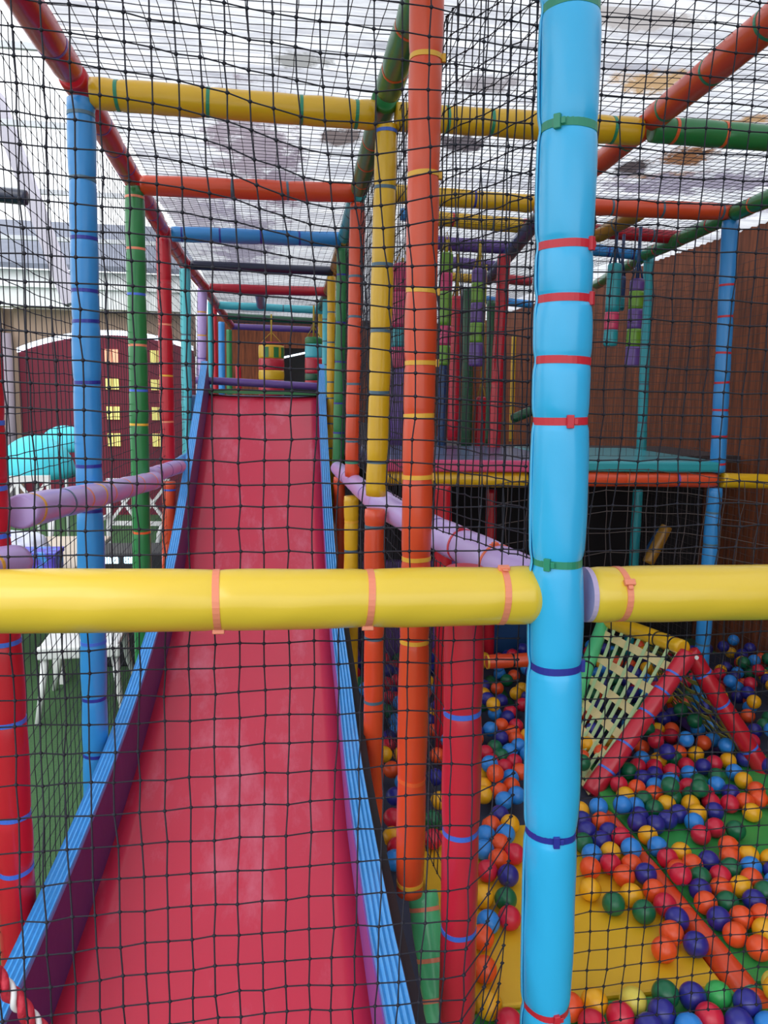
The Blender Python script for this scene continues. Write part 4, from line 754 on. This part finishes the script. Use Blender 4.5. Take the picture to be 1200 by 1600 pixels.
# centre row net beside the slide, upper
def fn3(y, z):
    x = np.interp(y,[1.30,1.6,3.0,6.2],[.46,.345,.35,.44]); return (x+.01*wob(y,z,3), y, z+.008*wob(y,z,7)-.10*max(0,1.0-(y-1.3))*0)
net('safety_net', jit(grid(fn3, np.concatenate([np.arange(1.30,1.62,.0225), np.arange(1.62,5.0,.036)]), np.arange(1.26,2.32,.045)), .006, 3), .0026, nm_, 'black net along the right of the slide above the lilac rail', kn=2.2)
def fn4(y, z):
    x = np.interp(y,[1.50,1.7,3.0,6.2],[.385,.37,.37,.40]); return (x+.006*wob(y,z,3), y, z+.006*wob(y,z,7))
net('safety_net', jit(grid(fn4, np.arange(1.48,4.0,.030), np.arange(.45,1.18,.045)), .005, 4), .0024, nm_, 'black net below the lilac rail between slide and ball pit', kn=2.2)
# left side net
def fn5(y, z): return (-.545+.008*wob(y,z,3), y, z+.010*wob(y,z,5))
net('safety_net', jit(grid(fn5, np.arange(1.4,6.1,.045), np.arange(.10,2.31,.045)), .004, 5), .0022, nm_, 'black net closing the left side of the frame', kn=2.0)
# ceiling net
def fn6(x, y): return (x+.006*wob(x,y,2), y+.006*wob(x,y,8), 2.375+.012*wob(x,y,4)-.015)
net('ceiling_net', jit(grid(fn6, np.arange(-.50,1.98,.037), np.arange(1.28,9.4,.037)), .003, 6), .0020, nm_, 'fine black net stretched under the roof above everything', kn=1.8)
# platform front net & right back
def fn7(x, z): return (x+.004*wob(x,z,6), 3.215, z+.005*wob(x,z,2))
net('safety_net', jit(grid(fn7, np.arange(.44,1.93,.036), np.arange(1.30,2.30,.036)), .003, 7), .0018, nm2, 'faded net across the front of the raised platform', kn=2.0)
def fn8(y, z): return (2.34, y, z+.005*wob(y,z,2))
net('safety_net', jit(grid(fn8, np.arange(2.2,5.6,.045), np.arange(.12,2.30,.045)), .003, 8), .0020, nm2, 'faded net in front of the brown wall on the right', kn=2.0)
# dark sagging net pieces below platform
def fn9(x, z): return (x+.012*wob(x,z,6), 1.75+.02*wob(x,z,1), z+.014*wob(x,z,2)+.05*math.sin((x-.5)*4))
net('safety_net', jit(grid(fn9, np.arange(.50,1.5,.05), np.arange(1.08,1.36,.05)), .010, 9), .0020, nm2, 'slack grey net strip behind the sky blue post at beam height', kn=2.2)

# ------------------------------------------------------------------ red and white twisted cord at the lower left corner
e0 = P(-25,1500,Y=1.10); e1 = P(75,1625,Y=1.10)
cm = mat('red_cord', (196,40,62), .6, bump=.3, bscale=120); cw = mat('white_cord', (235,232,235), .5)
d_ = (e1-e0); L_ = d_.length; d_.normalize(); a_ = d_.orthogonal().normalized(); b_ = d_.cross(a_)
e = empty('twisted_cord', e0, 'red and white twisted cord at the lower left corner', 'cord')
for k_, (mm_, nm3) in enumerate(((cm,'red_strand'),(cm,'red_strand'),(cw,'white_strand'))):
    pts = []
    for j in range(50):
        t_ = j/49; th = t_*L_*95+k_*2.094; pts.append(d_*(t_*L_)+(a_*math.cos(th)+b_*math.sin(th))*(.0065 if k_ < 2 else .0075))
    s_ = MB(); s_.tube(pts, .0068 if k_ < 2 else .0045, 8); s_.build(nm3, mm_, e, smooth=True)
